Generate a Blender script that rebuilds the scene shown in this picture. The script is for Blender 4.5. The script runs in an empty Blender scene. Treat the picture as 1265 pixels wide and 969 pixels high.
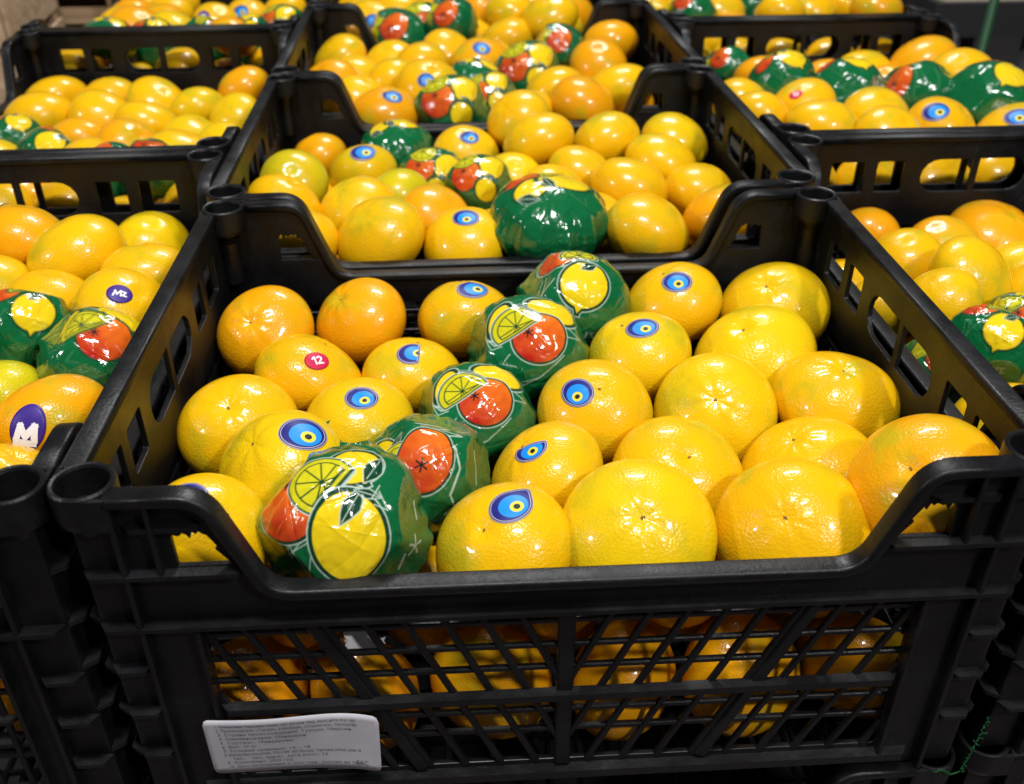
import bpy, bmesh, math, random
import numpy as np
from mathutils import Vector, Matrix, Quaternion
R_ = math.radians
rng = random.Random(11)

# ------------------------------------------------------------------ scene, camera, light
sc = bpy.context.scene
col = sc.collection
sc.render.resolution_x, sc.render.resolution_y = 1024, 784
vs = sc.view_settings
vs.view_transform, vs.look, vs.gamma, vs.use_curve_mapping = 'Standard', 'None', 1.0, False
vs.exposure = -0.25
sc.cycles.use_denoising = True
sc.cycles.max_bounces = 6
sc.cycles.sample_clamp_indirect = 4.0

cd = bpy.data.cameras.new("camera")
cam = bpy.data.objects.new("camera", cd); col.objects.link(cam)
cam.location = (0.1552, -0.2896, 0.2281)
cam.rotation_mode = 'XYZ'; cam.rotation_euler = (0.99834, 0.00162, -0.07034)
cd.sensor_width = 36.0; cd.sensor_fit = 'HORIZONTAL'; cd.lens = 33.886
cd.clip_start, cd.clip_end = 0.02, 60
cd.dof.use_dof = True; cd.dof.focus_distance = 0.47; cd.dof.aperture_fstop = 10.5
sc.camera = cam

w = bpy.data.worlds.new("World"); sc.world = w; w.use_nodes = True
bg = w.node_tree.nodes['Background']
bg.inputs[0].default_value = (0.86, 0.92, 1.0, 1); bg.inputs[1].default_value = 0.06

def lamp(name, loc, aim, energy, sx, sy, color):
    l = bpy.data.lights.new(name, 'AREA'); l.shape = 'RECTANGLE'; l.size, l.size_y = sx, sy
    l.energy = energy; l.color = color
    o = bpy.data.objects.new(name, l); col.objects.link(o); o.location = loc
    d = Vector(aim) - Vector(loc); o.rotation_euler = d.to_track_quat('-Z', 'Y').to_euler()
    return o
# shop ceiling lamps: one in front to the right, one over the far crates, one to the left
lamp('ceiling_lamp', (1.28, -1.15, 1.60), (.2, .15, 0), 31, .17, .17, (1, .98, .96))
lamp('ceiling_lamp', (.45, 1.75, 1.75), (.2, .3, 0), 30, .70, .14, (1, .99, .98))
lamp('ceiling_lamp', (-1.9, -.35, 1.15), (.1, .2, 0), 13, .18, .18, (1, .98, .96))
lamp('ceiling_lamp', (.12, -.32, 2.25), (.2, .2, 0), 58, .5, .22, (1, .99, .98))

# ------------------------------------------------------------------ helpers
def tag(o, label=None, cat=None, group=None, kind=None):
    if label: o['label'] = label
    if cat: o['category'] = cat
    if group: o['group'] = group
    if kind: o['kind'] = kind
    return o
def empty(name, loc=(0, 0, 0), rz=0):
    o = bpy.data.objects.new(name, None); col.objects.link(o)
    o.location = loc; o.rotation_euler = (0, 0, rz); o.empty_display_size = .02
    return o
def obj(name, me, parent=None):
    o = bpy.data.objects.new(name, me); col.objects.link(o)
    if parent: o.parent = parent
    return o
def mesh_from(name, verts, faces, mats, smooth=True, midx=None):
    me = bpy.data.meshes.new(name); me.from_pydata([tuple(v) for v in verts], [], faces)
    for m in (mats if isinstance(mats, (list, tuple)) else [mats]): me.materials.append(m)
    me.polygons.foreach_set('use_smooth', [smooth] * len(me.polygons))
    if midx is not None: me.polygons.foreach_set('material_index', midx)
    me.update()
    return me

class MB:
    """collects boxes and tubes into one mesh"""
    def __init__(s): s.v, s.f = [], []
    def box(s, lo, hi, bev=0.0):
        x0, y0, z0 = lo; x1, y1, z1 = hi
        return s.bar(Vector(((x0+x1)/2, (y0+y1)/2, z0)), Vector(((x0+x1)/2, (y0+y1)/2, z1)), x1-x0, y1-y0, (1, 0, 0), bev)
    def bar(s, p, q, w, t, side, bev=0.0):
        """bar from p to q, width w along `side`, thickness t across; chamfered long edges"""
        p, q = Vector(p), Vector(q); a = (q-p).normalized(); sd = Vector(side); sd = (sd - a*sd.dot(a)).normalized()
        n = a.cross(sd); b = min(bev or min(w, t)*.2, min(w, t)*.45)
        pr = [(w/2-b, t/2), (-w/2+b, t/2), (-w/2, t/2-b), (-w/2, -t/2+b), (-w/2+b, -t/2), (w/2-b, -t/2), (w/2, -t/2+b), (w/2, t/2-b)]
        i = len(s.v)
        for c in (p, q):
            for (x, y) in pr: s.v.append(c + sd*x + n*y)
        for k in range(8): s.f.append((i+k, i+(k+1) % 8, i+8+(k+1) % 8, i+8+k))
        s.f.append(tuple(i+7-k for k in range(8))); s.f.append(tuple(i+8+k for k in range(8)))
        return s
    def lathe(s, c, prof, n=32):
        i = len(s.v); m = len(prof)
        for k in range(n):
            a = 2*math.pi*k/n
            for (r, z) in prof: s.v.append(Vector((c[0]+r*math.cos(a), c[1]+r*math.sin(a), c[2]+z)))
        for k in range(n):
            for j in range(m-1):
                a, b = i+k*m+j, i+((k+1) % n)*m+j
                s.f.append((a, b, b+1, a+1))
        return s
    def sweep(s, path, prof):
        """sweep a closed profile [(offset along world y, offset along path normal in xz)] along an xz polyline"""
        i = len(s.v); n = len(prof); m = len(path)
        for k, P in enumerate(path):
            a = path[max(k-1, 0)]; b = path[min(k+1, m-1)]
            t = Vector((b[0]-a[0], 0, b[1]-a[1])).normalized(); nrm = Vector((-t.z, 0, t.x))
            for (oy, on) in prof: s.v.append(Vector((P[0], oy, P[1])) + nrm*on)
        for k in range(m-1):
            for j in range(n):
                s.f.append((i+k*n+j, i+k*n+(j+1) % n, i+(k+1)*n+(j+1) % n, i+(k+1)*n+j))
        s.f.append(tuple(i+n-1-j for j in range(n))); s.f.append(tuple(i+(m-1)*n+j for j in range(n)))
        return s
    def mesh(s, name, m, smooth=False):
        me = mesh_from(name, s.v, s.f, m, smooth)
        bm = bmesh.new(); bm.from_mesh(me); bmesh.ops.recalc_face_normals(bm, faces=bm.faces); bm.to_mesh(me); bm.free()
        return me

def arc_path(pts, r, n=5):
    """round the corners of an open polyline"""
    out = [pts[0]]
    for a, b, c in zip(pts, pts[1:], pts[2:]):
        A, B, Cc = Vector(a), Vector(b), Vector(c)
        u = (A-B); v = (Cc-B); rr = min(r, u.length*.45, v.length*.45)
        p, q = B + u.normalized()*rr, B + v.normalized()*rr
        for k in range(n+1):
            t = k/n; out.append(tuple(p*(1-t)**2 + B*2*t*(1-t) + q*t*t))
    out.append(pts[-1])
    return out
def round_poly(pts, r, n=4):
    L = len(pts); out = []
    for k in range(L):
        A, B, Cc = Vector(pts[k-1]), Vector(pts[k]), Vector(pts[(k+1) % L])
        u = (A-B); v = (Cc-B); rr = min(r, u.length*.48, v.length*.48)
        p, q = B + u.normalized()*rr, B + v.normalized()*rr
        for j in range(n+1):
            t = j/n; out.append(tuple(p*(1-t)**2 + B*2*t*(1-t) + q*t*t))
    return out
def plate(name, loops, thick, bev, mat, y):
    """flat plate with holes drawn in (x, z), thickness along y, centred on y"""
    cu = bpy.data.curves.new(name, 'CURVE'); cu.dimensions = '2D'; cu.fill_mode = 'BOTH'
    cu.extrude = thick/2 - bev; cu.bevel_depth = bev; cu.bevel_resolution = 1; cu.offset = -bev
    for lp in loops:
        sp = cu.splines.new('POLY'); sp.points.add(len(lp)-1); sp.use_cyclic_u = True
        for p, c in zip(sp.points, lp): p.co = (c[0], c[1], 0, 1)
    o = bpy.data.objects.new(name, cu); col.objects.link(o)
    me = bpy.data.meshes.new_from_object(o.evaluated_get(bpy.context.evaluated_depsgraph_get()))
    bpy.data.objects.remove(o); bpy.data.curves.remove(cu)
    me.transform(Matrix(((1, 0, 0, 0), (0, 0, -1, y), (0, 1, 0, 0), (0, 0, 0, 1))))
    me.name = name; me.materials.clear(); me.materials.append(mat)
    me.polygons.foreach_set('use_smooth', [False]*len(me.polygons))
    return me

# ------------------------------------------------------------------ materials
def mat(name, base=(.5, .5, .5), rough=.5, **kw):
    m = bpy.data.materials.new(name); m.use_nodes = True
    b = m.node_tree.nodes['Principled BSDF']
    b.inputs['Base Color'].default_value = (*base, 1); b.inputs['Roughness'].default_value = rough
    for k, v in kw.items(): b.inputs[k].default_value = v
    return m, m.node_tree, b
def N(nt, t, **kw):
    n = nt.nodes.new(t)
    for k, v in kw.items():
        if k.startswith('i_'): n.inputs[k[2:].replace('_', ' ')].default_value = v
        else: setattr(n, k, v)
    return n
def ramp(nt, fac, stops):
    r = nt.nodes.new('ShaderNodeValToRGB'); e = r.color_ramp.elements
    e[0].position, e[0].color = stops[0][0], (*stops[0][1], 1); e[1].position, e[1].color = stops[-1][0], (*stops[-1][1], 1)
    for p, c in stops[1:-1]: x = e.new(p); x.color = (*c, 1)
    nt.links.new(fac, r.inputs[0]); return r.outputs[0]
def mix(nt, fac, a, b, mode='MIX'):
    m = nt.nodes.new('ShaderNodeMix'); m.data_type = 'RGBA'; m.blend_type = mode
    for s, i in ((fac, 0), (a, 6), (b, 7)):
        if isinstance(s, (int, float)): m.inputs[i].default_value = s
        elif isinstance(s, tuple): m.inputs[i].default_value = (*s, 1)
        else: nt.links.new(s, m.inputs[i])
    return m.outputs[2]
def bump(nt, b, h, strength, dist, prev=None):
    n = N(nt, 'ShaderNodeBump'); n.inputs['Strength'].default_value = strength; n.inputs['Distance'].default_value = dist
    nt.links.new(h, n.inputs['Height'])
    if prev is not None: nt.links.new(prev, n.inputs['Normal'])
    nt.links.new(n.outputs[0], b.inputs['Normal']); return n.outputs[0]

# black crate plastic: scuffed, slightly dusty
M_black, nt, b = mat('black_crate_plastic', (.006, .006, .007), .42, **{'Specular IOR Level': .34})
tc = N(nt, 'ShaderNodeTexCoord')
n1 = N(nt, 'ShaderNodeTexNoise', i_Scale=38.0, i_Detail=6.0, i_Roughness=.65); nt.links.new(tc.outputs['Object'], n1.inputs['Vector'])
n2 = N(nt, 'ShaderNodeTexNoise', i_Scale=520.0, i_Detail=3.0); nt.links.new(tc.outputs['Object'], n2.inputs['Vector'])
dust = ramp(nt, n1.outputs[0], [(.42, (.0040, .0042, .0050)), (.62, (.0072, .0076, .009)), (.80, (.022, .024, .028))])
nt.links.new(dust, b.inputs['Base Color'])
nt.links.new(ramp(nt, n1.outputs[0], [(.35, (.34, .34, .34)), (.7, (.55, .55, .55))]), b.inputs['Roughness'])
p = bump(nt, b, n2.outputs[0], .25, .0006); bump(nt, b, n1.outputs[0], .18, .003, p)

# citrus skin: waxed, pored, patches of green; object colour carries each fruit's tint, darkened for shade in tint d
M_skin, nt, b = mat('citrus_skin', (.8, .4, .01), .26)
b.inputs['Coat Weight'].default_value = .45; b.inputs['Coat Roughness'].default_value = .07; b.inputs['Specular IOR Level'].default_value = .22
b.inputs['Subsurface Weight'].default_value = .0
tc = N(nt, 'ShaderNodeTexCoord'); oi = N(nt, 'ShaderNodeObjectInfo')
ad = N(nt, 'ShaderNodeVectorMath', operation='MULTIPLY_ADD')
nt.links.new(oi.outputs['Random'], ad.inputs[0]); ad.inputs[1].default_value = (37, 19, 53); nt.links.new(tc.outputs['Object'], ad.inputs[2])
big = N(nt, 'ShaderNodeTexNoise', i_Scale=1.15, i_Detail=3.0, i_Roughness=.55); nt.links.new(ad.outputs[0], big.inputs['Vector'])
mid = N(nt, 'ShaderNodeTexNoise', i_Scale=5.5, i_Detail=4.0); nt.links.new(ad.outputs[0], mid.inputs['Vector'])
por = N(nt, 'ShaderNodeTexVoronoi', feature='SMOOTH_F1', i_Scale=26.0, i_Smoothness=.7); nt.links.new(ad.outputs[0], por.inputs['Vector'])
fine = N(nt, 'ShaderNodeTexVoronoi', feature='F1', i_Scale=34.0); nt.links.new(ad.outputs[0], fine.inputs['Vector'])
c = mix(nt, ramp(nt, big.outputs[0], [(.52, (0, 0, 0)), (.70, (.75, .75, .75))]), oi.outputs['Color'], (.46, .40, .012))
c = mix(nt, ramp(nt, big.outputs[0], [(.24, (.25, .25, .25)), (.44, (0, 0, 0))]), c, (.82, .36, .004))
c = mix(nt, ramp(nt, mid.outputs[0], [(.66, (0, 0, 0)), (.78, (.30, .30, .30))]), c, (.40, .33, .02))
c = mix(nt, ramp(nt, fine.outputs['Distance'], [(.0, (.16, .16, .16)), (.25, (0, 0, 0))]), c, (.55, .24, .004))
spk = N(nt, 'ShaderNodeTexNoise', i_Scale=17.0, i_Detail=2.0); nt.links.new(ad.outputs[0], spk.inputs['Vector'])
c = mix(nt, ramp(nt, spk.outputs[0], [(.745, (0, 0, 0)), (.78, (.5, .5, .5))]), c, (.20, .12, .02))
sx = N(nt, 'ShaderNodeSeparateXYZ'); nt.links.new(tc.outputs['Object'], sx.inputs[0])
c = mix(nt, ramp(nt, sx.outputs[2], [(.80, (0, 0, 0)), (.90, (.14, .14, .14))]), c, (.45, .42, .015))
nt.links.new(c, b.inputs['Base Color'])
p = bump(nt, b, por.outputs['Distance'], .24, .0009)
p = bump(nt, b, mid.outputs[0], .13, .0016, p)

# printed film
M_film, nt, b = mat('printed_film', (.01, .15, .05), .17)
b.inputs['Coat Weight'].default_value = .6; b.inputs['Coat Roughness'].default_value = .06
at = N(nt, 'ShaderNodeVertexColor', layer_name='print'); nt.links.new(at.outputs['Color'], b.inputs['Base Color'])
tc = N(nt, 'ShaderNodeTexCoord'); oi = N(nt, 'ShaderNodeObjectInfo')
ad = N(nt, 'ShaderNodeVectorMath', operation='MULTIPLY_ADD')
nt.links.new(oi.outputs['Random'], ad.inputs[0]); ad.inputs[1].default_value = (17, 29, 13); nt.links.new(tc.outputs['Object'], ad.inputs[2])
n1 = N(nt, 'ShaderNodeTexNoise', i_Scale=2.3, i_Detail=2.0, i_Distortion=1.2); nt.links.new(ad.outputs[0], n1.inputs['Vector'])
v1 = N(nt, 'ShaderNodeTexVoronoi', feature='DISTANCE_TO_EDGE', i_Scale=2.6); nt.links.new(ad.outputs[0], v1.inputs['Vector'])
p = bump(nt, b, n1.outputs[0], .28, .007); bump(nt, b, ramp(nt, v1.outputs['Distance'], [(0, (1, 1, 1)), (.10, (0, 0, 0))]), .06, .0010, p)

def flat(name, c, rough=.42): return mat(name, c, rough, **{'Specular IOR Level': .3})[0]
M_navy = flat('sticker_navy', (.012, .014, .17)); M_sky = flat('sticker_light_blue', (.006, .24, .74)); M_yel = flat('sticker_yellow', (.72, .60, .035))
M_pupil = flat('sticker_black', (.01, .01, .012)); M_rim = flat('sticker_grey_outline', (.42, .38, .42)); M_purple = flat('sticker_purple', (.045, .02, .22))
M_red = flat('sticker_red', (.56, .015, .07)); M_white = flat('sticker_white', (.80, .78, .80)); M_stem = flat('dry_stem_scar', (.22, .11, .03), .8)
M_paper, nt, b = mat('label_paper', (.62, .60, .66), .55)
tc = N(nt, 'ShaderNodeTexCoord'); n1 = N(nt, 'ShaderNodeTexNoise', i_Scale=60.0); nt.links.new(tc.outputs['Object'], n1.inputs['Vector'])
nt.links.new(ramp(nt, n1.outputs[0], [(.3, (.46, .445, .49)), (.7, (.54, .52, .57))]), b.inputs['Base Color'])
M_ink = flat('label_ink', (.10, .10, .12), .6)
def wood(name, c0, c1):
    m, nt, b = mat(name, c0, .7)
    tc = N(nt, 'ShaderNodeTexCoord'); mp = N(nt, 'ShaderNodeMapping'); mp.inputs['Scale'].default_value = (3, 30, 60)
    oi = N(nt, 'ShaderNodeObjectInfo'); nt.links.new(oi.outputs['Random'], mp.inputs['Location'])
    nt.links.new(tc.outputs['Object'], mp.inputs[0])
    n = N(nt, 'ShaderNodeTexNoise', i_Scale=1.6, i_Detail=6.0, i_Distortion=.6); nt.links.new(mp.outputs[0], n.inputs['Vector'])
    nt.links.new(ramp(nt, n.outputs[0], [(.3, c0), (.7, c1)]), b.inputs['Base Color']); bump(nt, b, n.outputs[0], .2, .001)
    return m
M_wood = wood('pale_pine', (.30, .18, .085), (.52, .37, .22)); M_wood2 = wood('light_pine', (.38, .25, .14), (.60, .43, .27))
M_green = flat('green_painted_metal', (.002, .042, .010), .5); M_strap = flat('green_strap_plastic', (.005, .07, .018), .6)
M_sack = flat('black_sack_film', (.008, .008, .01), .5); M_card = flat('cardboard', (.55, .47, .36), .8)
M_stand, nt, b = mat('dark_stand', (.02, .02, .022), .6)
M_floor, nt, b = mat('floor_tile', (.22, .17, .16), .35)
tc = N(nt, 'ShaderNodeTexCoord'); br = N(nt, 'ShaderNodeTexBrick', offset=0.0, i_Scale=2.2, i_Mortar_Size=.012)
br.inputs['Color1'].default_value = (.15, .115, .11, 1); br.inputs['Color2'].default_value = (.13, .10, .095, 1); br.inputs['Mortar'].default_value = (.09, .08, .08, 1)
br.inputs['Brick Width'].default_value = 1.0; br.inputs['Row Height'].default_value = 1.0
nt.links.new(tc.outputs['Object'], br.inputs['Vector']); nt.links.new(br.outputs[0], b.inputs['Base Color'])
# ------------------------------------------------------------------ the crate (local origin: outer corner, z = 0 at its base, rim at H)
W, L, H = .40, .30, .188
RT = .0095                                       # rim width
def zz(pts): return [(a, b + H) for a, b in pts]
def crate_meshes():
    """end wall (0.40 m, dipped) and side wall (0.30 m, slotted), both drawn along x with their outer face towards -y"""
    M = {}
    jr = random.Random(5)
    # --- dipped end wall
    top = [(.0235, -.002), (.0585, -.002), (.0775, -.054), (.3225, -.054), (.3415, -.002), (W-.0235, -.002)]
    outer = round_poly(zz(top + [(W-.0235, -.187), (.0235, -.187)]), .006, 5)
    def win(f):
        base = [(.0430, -.0385), (.0428, -.0235)]
        n = 11
        for k in range(n):                        # ragged moulding flash along the top edge
            x = .0436 + (.0565-.0436)*k/(n-1); base.append((x, -.0222 + jr.choice((0, .0012, -.0006, -.0022, .0006))*(k > 0)))
        base += [(.0600, -.0290), (.0588, -.0302), (.0622, -.0350), (.0645, -.0385)]
        return [(f(a), b) for a, b in base]
    panel = [(.047, -.0715), (.353, -.0715), (.353, -.1710), (.047, -.1710)]
    M['end_wall'] = plate('end_wall', [outer, zz(win(lambda a: a)), zz(win(lambda a: W-a)), round_poly(zz(panel), .003)], .0030, .0005, M_black, .0065)
    m = MB(); yb = .0065
    def hb(z, w, t, y, x0=.046, x1=.354): m.bar((x0, y, z+H), (x1, y, z+H), w, t, (0, 0, 1))
    for z in (-.0785, -.0935, -.1075, -.1360, -.1495): hb(z, .0029, .0026, yb)
    def diag(xt, s, w, t, y):
        """s=+1: leans to the right going down (left half), s=-1 mirrored"""
        zt, zb = -.0705, -.1720; k = .42*s
        lo, hi = (.0465, .1975) if s > 0 else (.2025, .3535)
        xb = xt + k*(zt-zb)
        def clip(P, Q):
            (xa, za), (xc, zc) = P, Q
            if xa < lo and xc < lo or xa > hi and xc > hi: return None
            def at(xq): tt = (xq-xa)/(xc-xa); return (xq, za+(zc-za)*tt)
            if xa < lo: P = at(lo)
            if xa > hi: P = at(hi)
            if xc < lo: Q = at(lo)
            if xc > hi: Q = at(hi)
            return P, Q
        r = clip((xt, zt), (xb, zb))
        if r: m.bar((r[0][0], y, r[0][1]+H), (r[1][0], y, r[1][1]+H), w, t, (1, 0, 0))
    for i in range(0, 13):
        diag(-.006 + .0168*i, 1, .0031, .0026, yb-.0007); diag(W+.006-.0168*i, -1, .0031, .0026, yb-.0007)
    diag(.0905, 1, .0058, .0042, yb-.0012); diag(W-.0905, -1, .0058, .0042, yb-.0012)
    m.bar((.2, yb-.0009, -.1725+H), (.2, yb-.0009, -.070+H), .0075, .0050, (1, 0, 0))
    M['lattice'] = m.mesh('lattice', M_black)
    def ledge(x0, x1, z, y0=-.0002, y1=.0055, t=.0022):
        mm = MB(); b_ = .0032
        # shelf with a slanted left/right end, thin in z
        v = [(x0, y1), (x0+b_, y0+.0008), (x0+b_+.001, y0), (x1-b_-.001, y0), (x1-b_, y0+.0008), (x1, y1)]
        i = 0
        for zv in (z-t/2, z+t/2):
            for (a, c) in v: mm.v.append(Vector((a, c, zv+H)))
        n = 6
        mm.f += [tuple(range(n-1, -1, -1)), tuple(range(n, 2*n))] + [(k, (k+1) % n, n+(k+1) % n, n+k) for k in range(n)]
        return mm.mesh('ledge', M_black)
    M['end_ledges'] = [ledge(.0055, .0705, -.0400), ledge(.3295, .3945, -.0400), ledge(.0245, .0560, -.0170, .0014), ledge(.3440, .3755, -.0170, .0014), ledge(.0055, .3945, -.0690), ledge(.046, .354, -.1225, .0004, .0055, .0040), ledge(.030, .370, -.1765, -.0002, .0055, .0046)]
    for z in (-.0940, -.1210, -.1490): M['end_ledges'] += [ledge(.0050, .0235, z), ledge(.3765, .3950, z)]
    def rib(x, w_, z0=.002, z1=H-.0045, y=.0028): return MB().bar((x, y, z0), (x, y, z1), w_, .0054, (1, 0, 0)).mesh('stiffener', M_black)
    M['end_ribs'] = [rib(.0232, .0022), rib(W-.0232, .0022), rib(.0372, .0020, H-.0395), rib(W-.0372, .0020, H-.0395), rib(.0455, .0022, .010, H-.071), rib(W-.0455, .0022, .010, H-.071)]
    prof = []
    def rrect(y0, y1, n0, n1, r, k=3):
        out = []
        for (cy, cn, a0) in ((y1-r, n1-r, 0), (y0+r, n1-r, 90), (y0+r, n0+r, 180), (y1-r, n0+r, 270)):
            for j in range(k+1):
                a = math.radians(a0 + 90*j/k); out.append((cy + r*math.cos(a), cn + r*math.sin(a)))
        return out
    path = arc_path(zz([(.0225, -.0022), (.0585, -.0022), (.0775, -.0525), (.3225, -.0525), (.3415, -.0022), (W-.0225, -.0022)]), .011, 8)
    pr = rrect(-.0003, RT, -.0030, .0022, .0016)
    M['end_rim'] = MB().sweep(path, pr).mesh('rim', M_black, True)
    # --- slotted side wall
    outer = zz([(.0235, -.002), (L-.0235, -.002), (L-.0235, -.187), (.0235, -.187)])
    def slot(a, b_, z0=-.0435, z1=-.0195, r=.002): return round_poly(zz([(a, z0), (b_, z0), (b_, z1), (a, z1)]), r, 3)
    sl = [slot(.038, .0645), slot(.0735, .0945, ), slot(L-.0645, L-.038), slot(L-.0945, L-.0735)]
    def stad(x0, x1, left):
        z0, z1 = -.0445, -.0190; r = (z1-z0)/2; zc = (z0+z1)/2; pts = []
        for k in range(9):
            a = math.radians(90 + 180*k/8) if left else math.radians(-90 + 180*k/8)
            pts.append(((x0+r if left else x1-r) + r*math.cos(a), zc + r*math.sin(a)))
        pts += [(x1, z0), (x1, z1)] if left else [(x0, z1), (x0, z0)]
        return zz(pts)
    sl += [stad(.1085, .1475, True), stad(.1525, L-.1085, False)]
    pan = [round_poly(zz([(.040, -.0715), (L/2-.005, -.0715), (L/2-.005, -.1710), (.040, -.1710)]), .003), round_poly(zz([(L/2+.005, -.0715), (L-.04, -.0715), (L-.04, -.1710), (L/2+.005, -.1710)]), .003)]
    M['side_wall'] = plate('side_wall', [outer] + sl + pan, .0030, .0005, M_black, .0065)
    m = MB()
    for z in (-.0785, -.0935, -.1075, -.1360, -.1495): m.bar((.039, yb, z+H), (L-.039, yb, z+H), .0024, .0026, (0, 0, 1))
    for i in range(16):
        x = .046 + i*(L-.092)/15; m.bar((x, yb-.0007, H-.1720), (x, yb-.0007, H-.0705), .0026, .0026, (1, 0, 0))
    M['side_lattice'] = m.mesh('lattice', M_black)
    M['side_ledges'] = [ledge(.0240, L-.0240, -.0540), ledge(.0060, L-.0060, -.0690), ledge(.039, L-.039, -.1225, .0012), ledge(.030, L-.030, -.1765)]
    for z in (-.094, -.1210, -.1490): M['side_ledges'] += [ledge(.0050, .0245, z-.004), ledge(L-.0245, L-.0050, z-.004)]
    M['side_ribs'] = [rib(.0245, .0022), rib(L-.0245, .0022), rib(.0365, .0020, .010, H-.071), rib(L-.0365, .0020, .010, H-.071)]
    M['side_rim'] = MB().sweep(zz([(.0225, -.0022), (L*.5, -.0024), (L-.0225, -.0022)]), rrect(-.0003, RT, -.0030, .0022, .0014)).mesh('rim', M_black, True)
    # --- corner post: open sleeve over a hollow column
    c0 = .0122
    prof = [(.0058, -.05), (.0060, -.024), (.0096, -.014), (.0100, -.008), (.0102, -.0006), (.0107, .0006), (.0118, .0010), (.0126, .0002), (.0128, -.0012), (.0127, -.0125), (.0122, -.0150), (.0066, -.0156), (.0064, -.05), (.0058, -.05)]
    post = MB().lathe((c0, c0, H), prof, 40)
    post.lathe((c0, c0, H), [(.0001, -.049), (.0060, -.049)], 40)
    # angled column under the sleeve
    pf = [(.0248, .0056), (.0075, .0056), (.0060, .0060), (.0056, .0075), (.0056, .0248), (.0082, .0248), (.0082, .0095), (.0095, .0082), (.0248, .0082)]
    i = len(post.v); n = len(pf)
    for z in (.001, H-.0130):
        for (x, y) in pf: post.v.append(Vector((x, y, z)))
    for k in range(n): post.f.append((i+k, i+n+k, i+n+(k+1) % n, i+(k+1) % n))
    post.f += [tuple(i+k for k in range(n)), tuple(i+2*n-1-k for k in range(n))]
    for q_ in ((0, 1), (1, 0)):                   # webs that tie the sleeve to the rims
        lo, hi = (.0125, -.0003, H-.0150), (.0236, .0015, H-.0002)
        post.box(lo if q_[0] == 0 else (lo[1], lo[0], lo[2]), hi if q_[0] == 0 else (hi[1], hi[0], hi[2]), .0004)
    M['post'] = post.mesh('corner_post', M_black, False)
    # --- floor grid
    m = MB()
    for i in range(18): x = .014 + i*(W-.028)/17; m.bar((x, .008, .0022), (x, L-.008, .0022), .0034, .0040, (1, 0, 0))
    for i in range(13): y = .014 + i*(L-.028)/12; m.bar((.008, y, .0030), (W-.008, y, .0030), .0034, .0036, (0, 1, 0))
    M['floor_grid'] = m.mesh('base_grid', M_black)
    return M
CM = crate_meshes()
def make_crate():
    root = empty('fruit_crate')
    def side(kind, mtx):
        wl = obj(kind + '_wall', CM[kind + '_wall'], root); wl.matrix_local = mtx
        for key, nm in (('lattice' if kind == 'end' else 'side_lattice', 'lattice'), (kind + '_rim', 'rim')):
            obj(nm, CM[key], wl)
        for me in CM[kind + '_ribs']: obj('stiffener', me, wl)
        for me in CM[kind + '_ledges']: obj('ledge', me, wl)
    T = Matrix.Translation; Rz = lambda a: Matrix.Rotation(math.radians(a), 4, 'Z')
    side('end', Matrix.Identity(4)); side('end', T((W, L, 0)) @ Rz(180))
    side('side', T((0, L, 0)) @ Rz(-90)); side('side', T((W, 0, 0)) @ Rz(90))
    for i, (x, y) in enumerate(((0, 0), (W, 0), (W, L), (0, L))):
        o = obj('corner_post', CM['post'], root); o.matrix_local = T((x, y, 0)) @ Rz(90*i)
    obj('base_grid', CM['floor_grid'], root)
    return root
def copy_tree(o, parent=None):
    c = o.copy(); col.objects.link(c)
    if parent is not None:
        c.parent = parent; c.matrix_parent_inverse = o.matrix_parent_inverse.copy()
    for ch in list(o.children): copy_tree(ch, c)
    return c
proto = make_crate(); used = [False]
def put_crate(x0, y0, rotated, label, zt=0.0, sx=1.0, dth=0.0):
    o = proto if not used[0] else copy_tree(proto); used[0] = True
    z = zt - H
    if rotated: o.location = (x0 + L*sx, y0, z); o.rotation_euler = (0, 0, math.radians(90) + dth); o.scale = (1, sx, 1)
    else: o.location = (x0, y0, z); o.rotation_euler = (0, 0, dth); o.scale = (sx, 1, 1)
    tag(o, label, 'crate', 'stacked black fruit crates')
    return o
# ------------------------------------------------------------------ citrus fruit
def noise_field(seed, n=5, fmax=3.2):
    r = np.random.RandomState(seed); k = r.normal(size=(n, 3)); k /= np.linalg.norm(k, axis=1)[:, None]; k *= r.uniform(1.2, fmax, (n, 1))
    ph = r.uniform(0, 6.28, n); a = r.uniform(.5, 1, n)/n
    return lambda d: (np.sin(d @ k.T + ph) * a).sum(-1)
def fruit_shape(seed):
    r = np.random.RandomState(seed+100); nf = noise_field(seed); zs = r.uniform(.76, .85); dp = r.uniform(.03, .085); db = r.uniform(.04, .09)
    lob = r.randint(7, 11); la = r.uniform(.002, .007); neck = r.uniform(0, .05) if seed % 3 == 0 else 0
    def f(d):
        """unit directions (n, 3) -> surface points (n, 3)"""
        x, y, z = d[:, 0], d[:, 1], d[:, 2]; rho = np.sqrt(x*x+y*y)
        rad = 1/np.sqrt(rho**2 + (z/zs)**2)
        rad = rad * (1 + .115*nf(d)) - dp*np.exp(-(rho/.20)**2)*(z > 0) - db*np.exp(-(rho/.26)**2)*(z < 0)
        rad = rad + la*np.cos(lob*np.arctan2(y, x))*np.exp(-((rho-.45)/.3)**2) + neck*np.exp(-((rho-.3)/.25)**2)*(z < 0)
        return d*rad[:, None]
    return f
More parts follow.
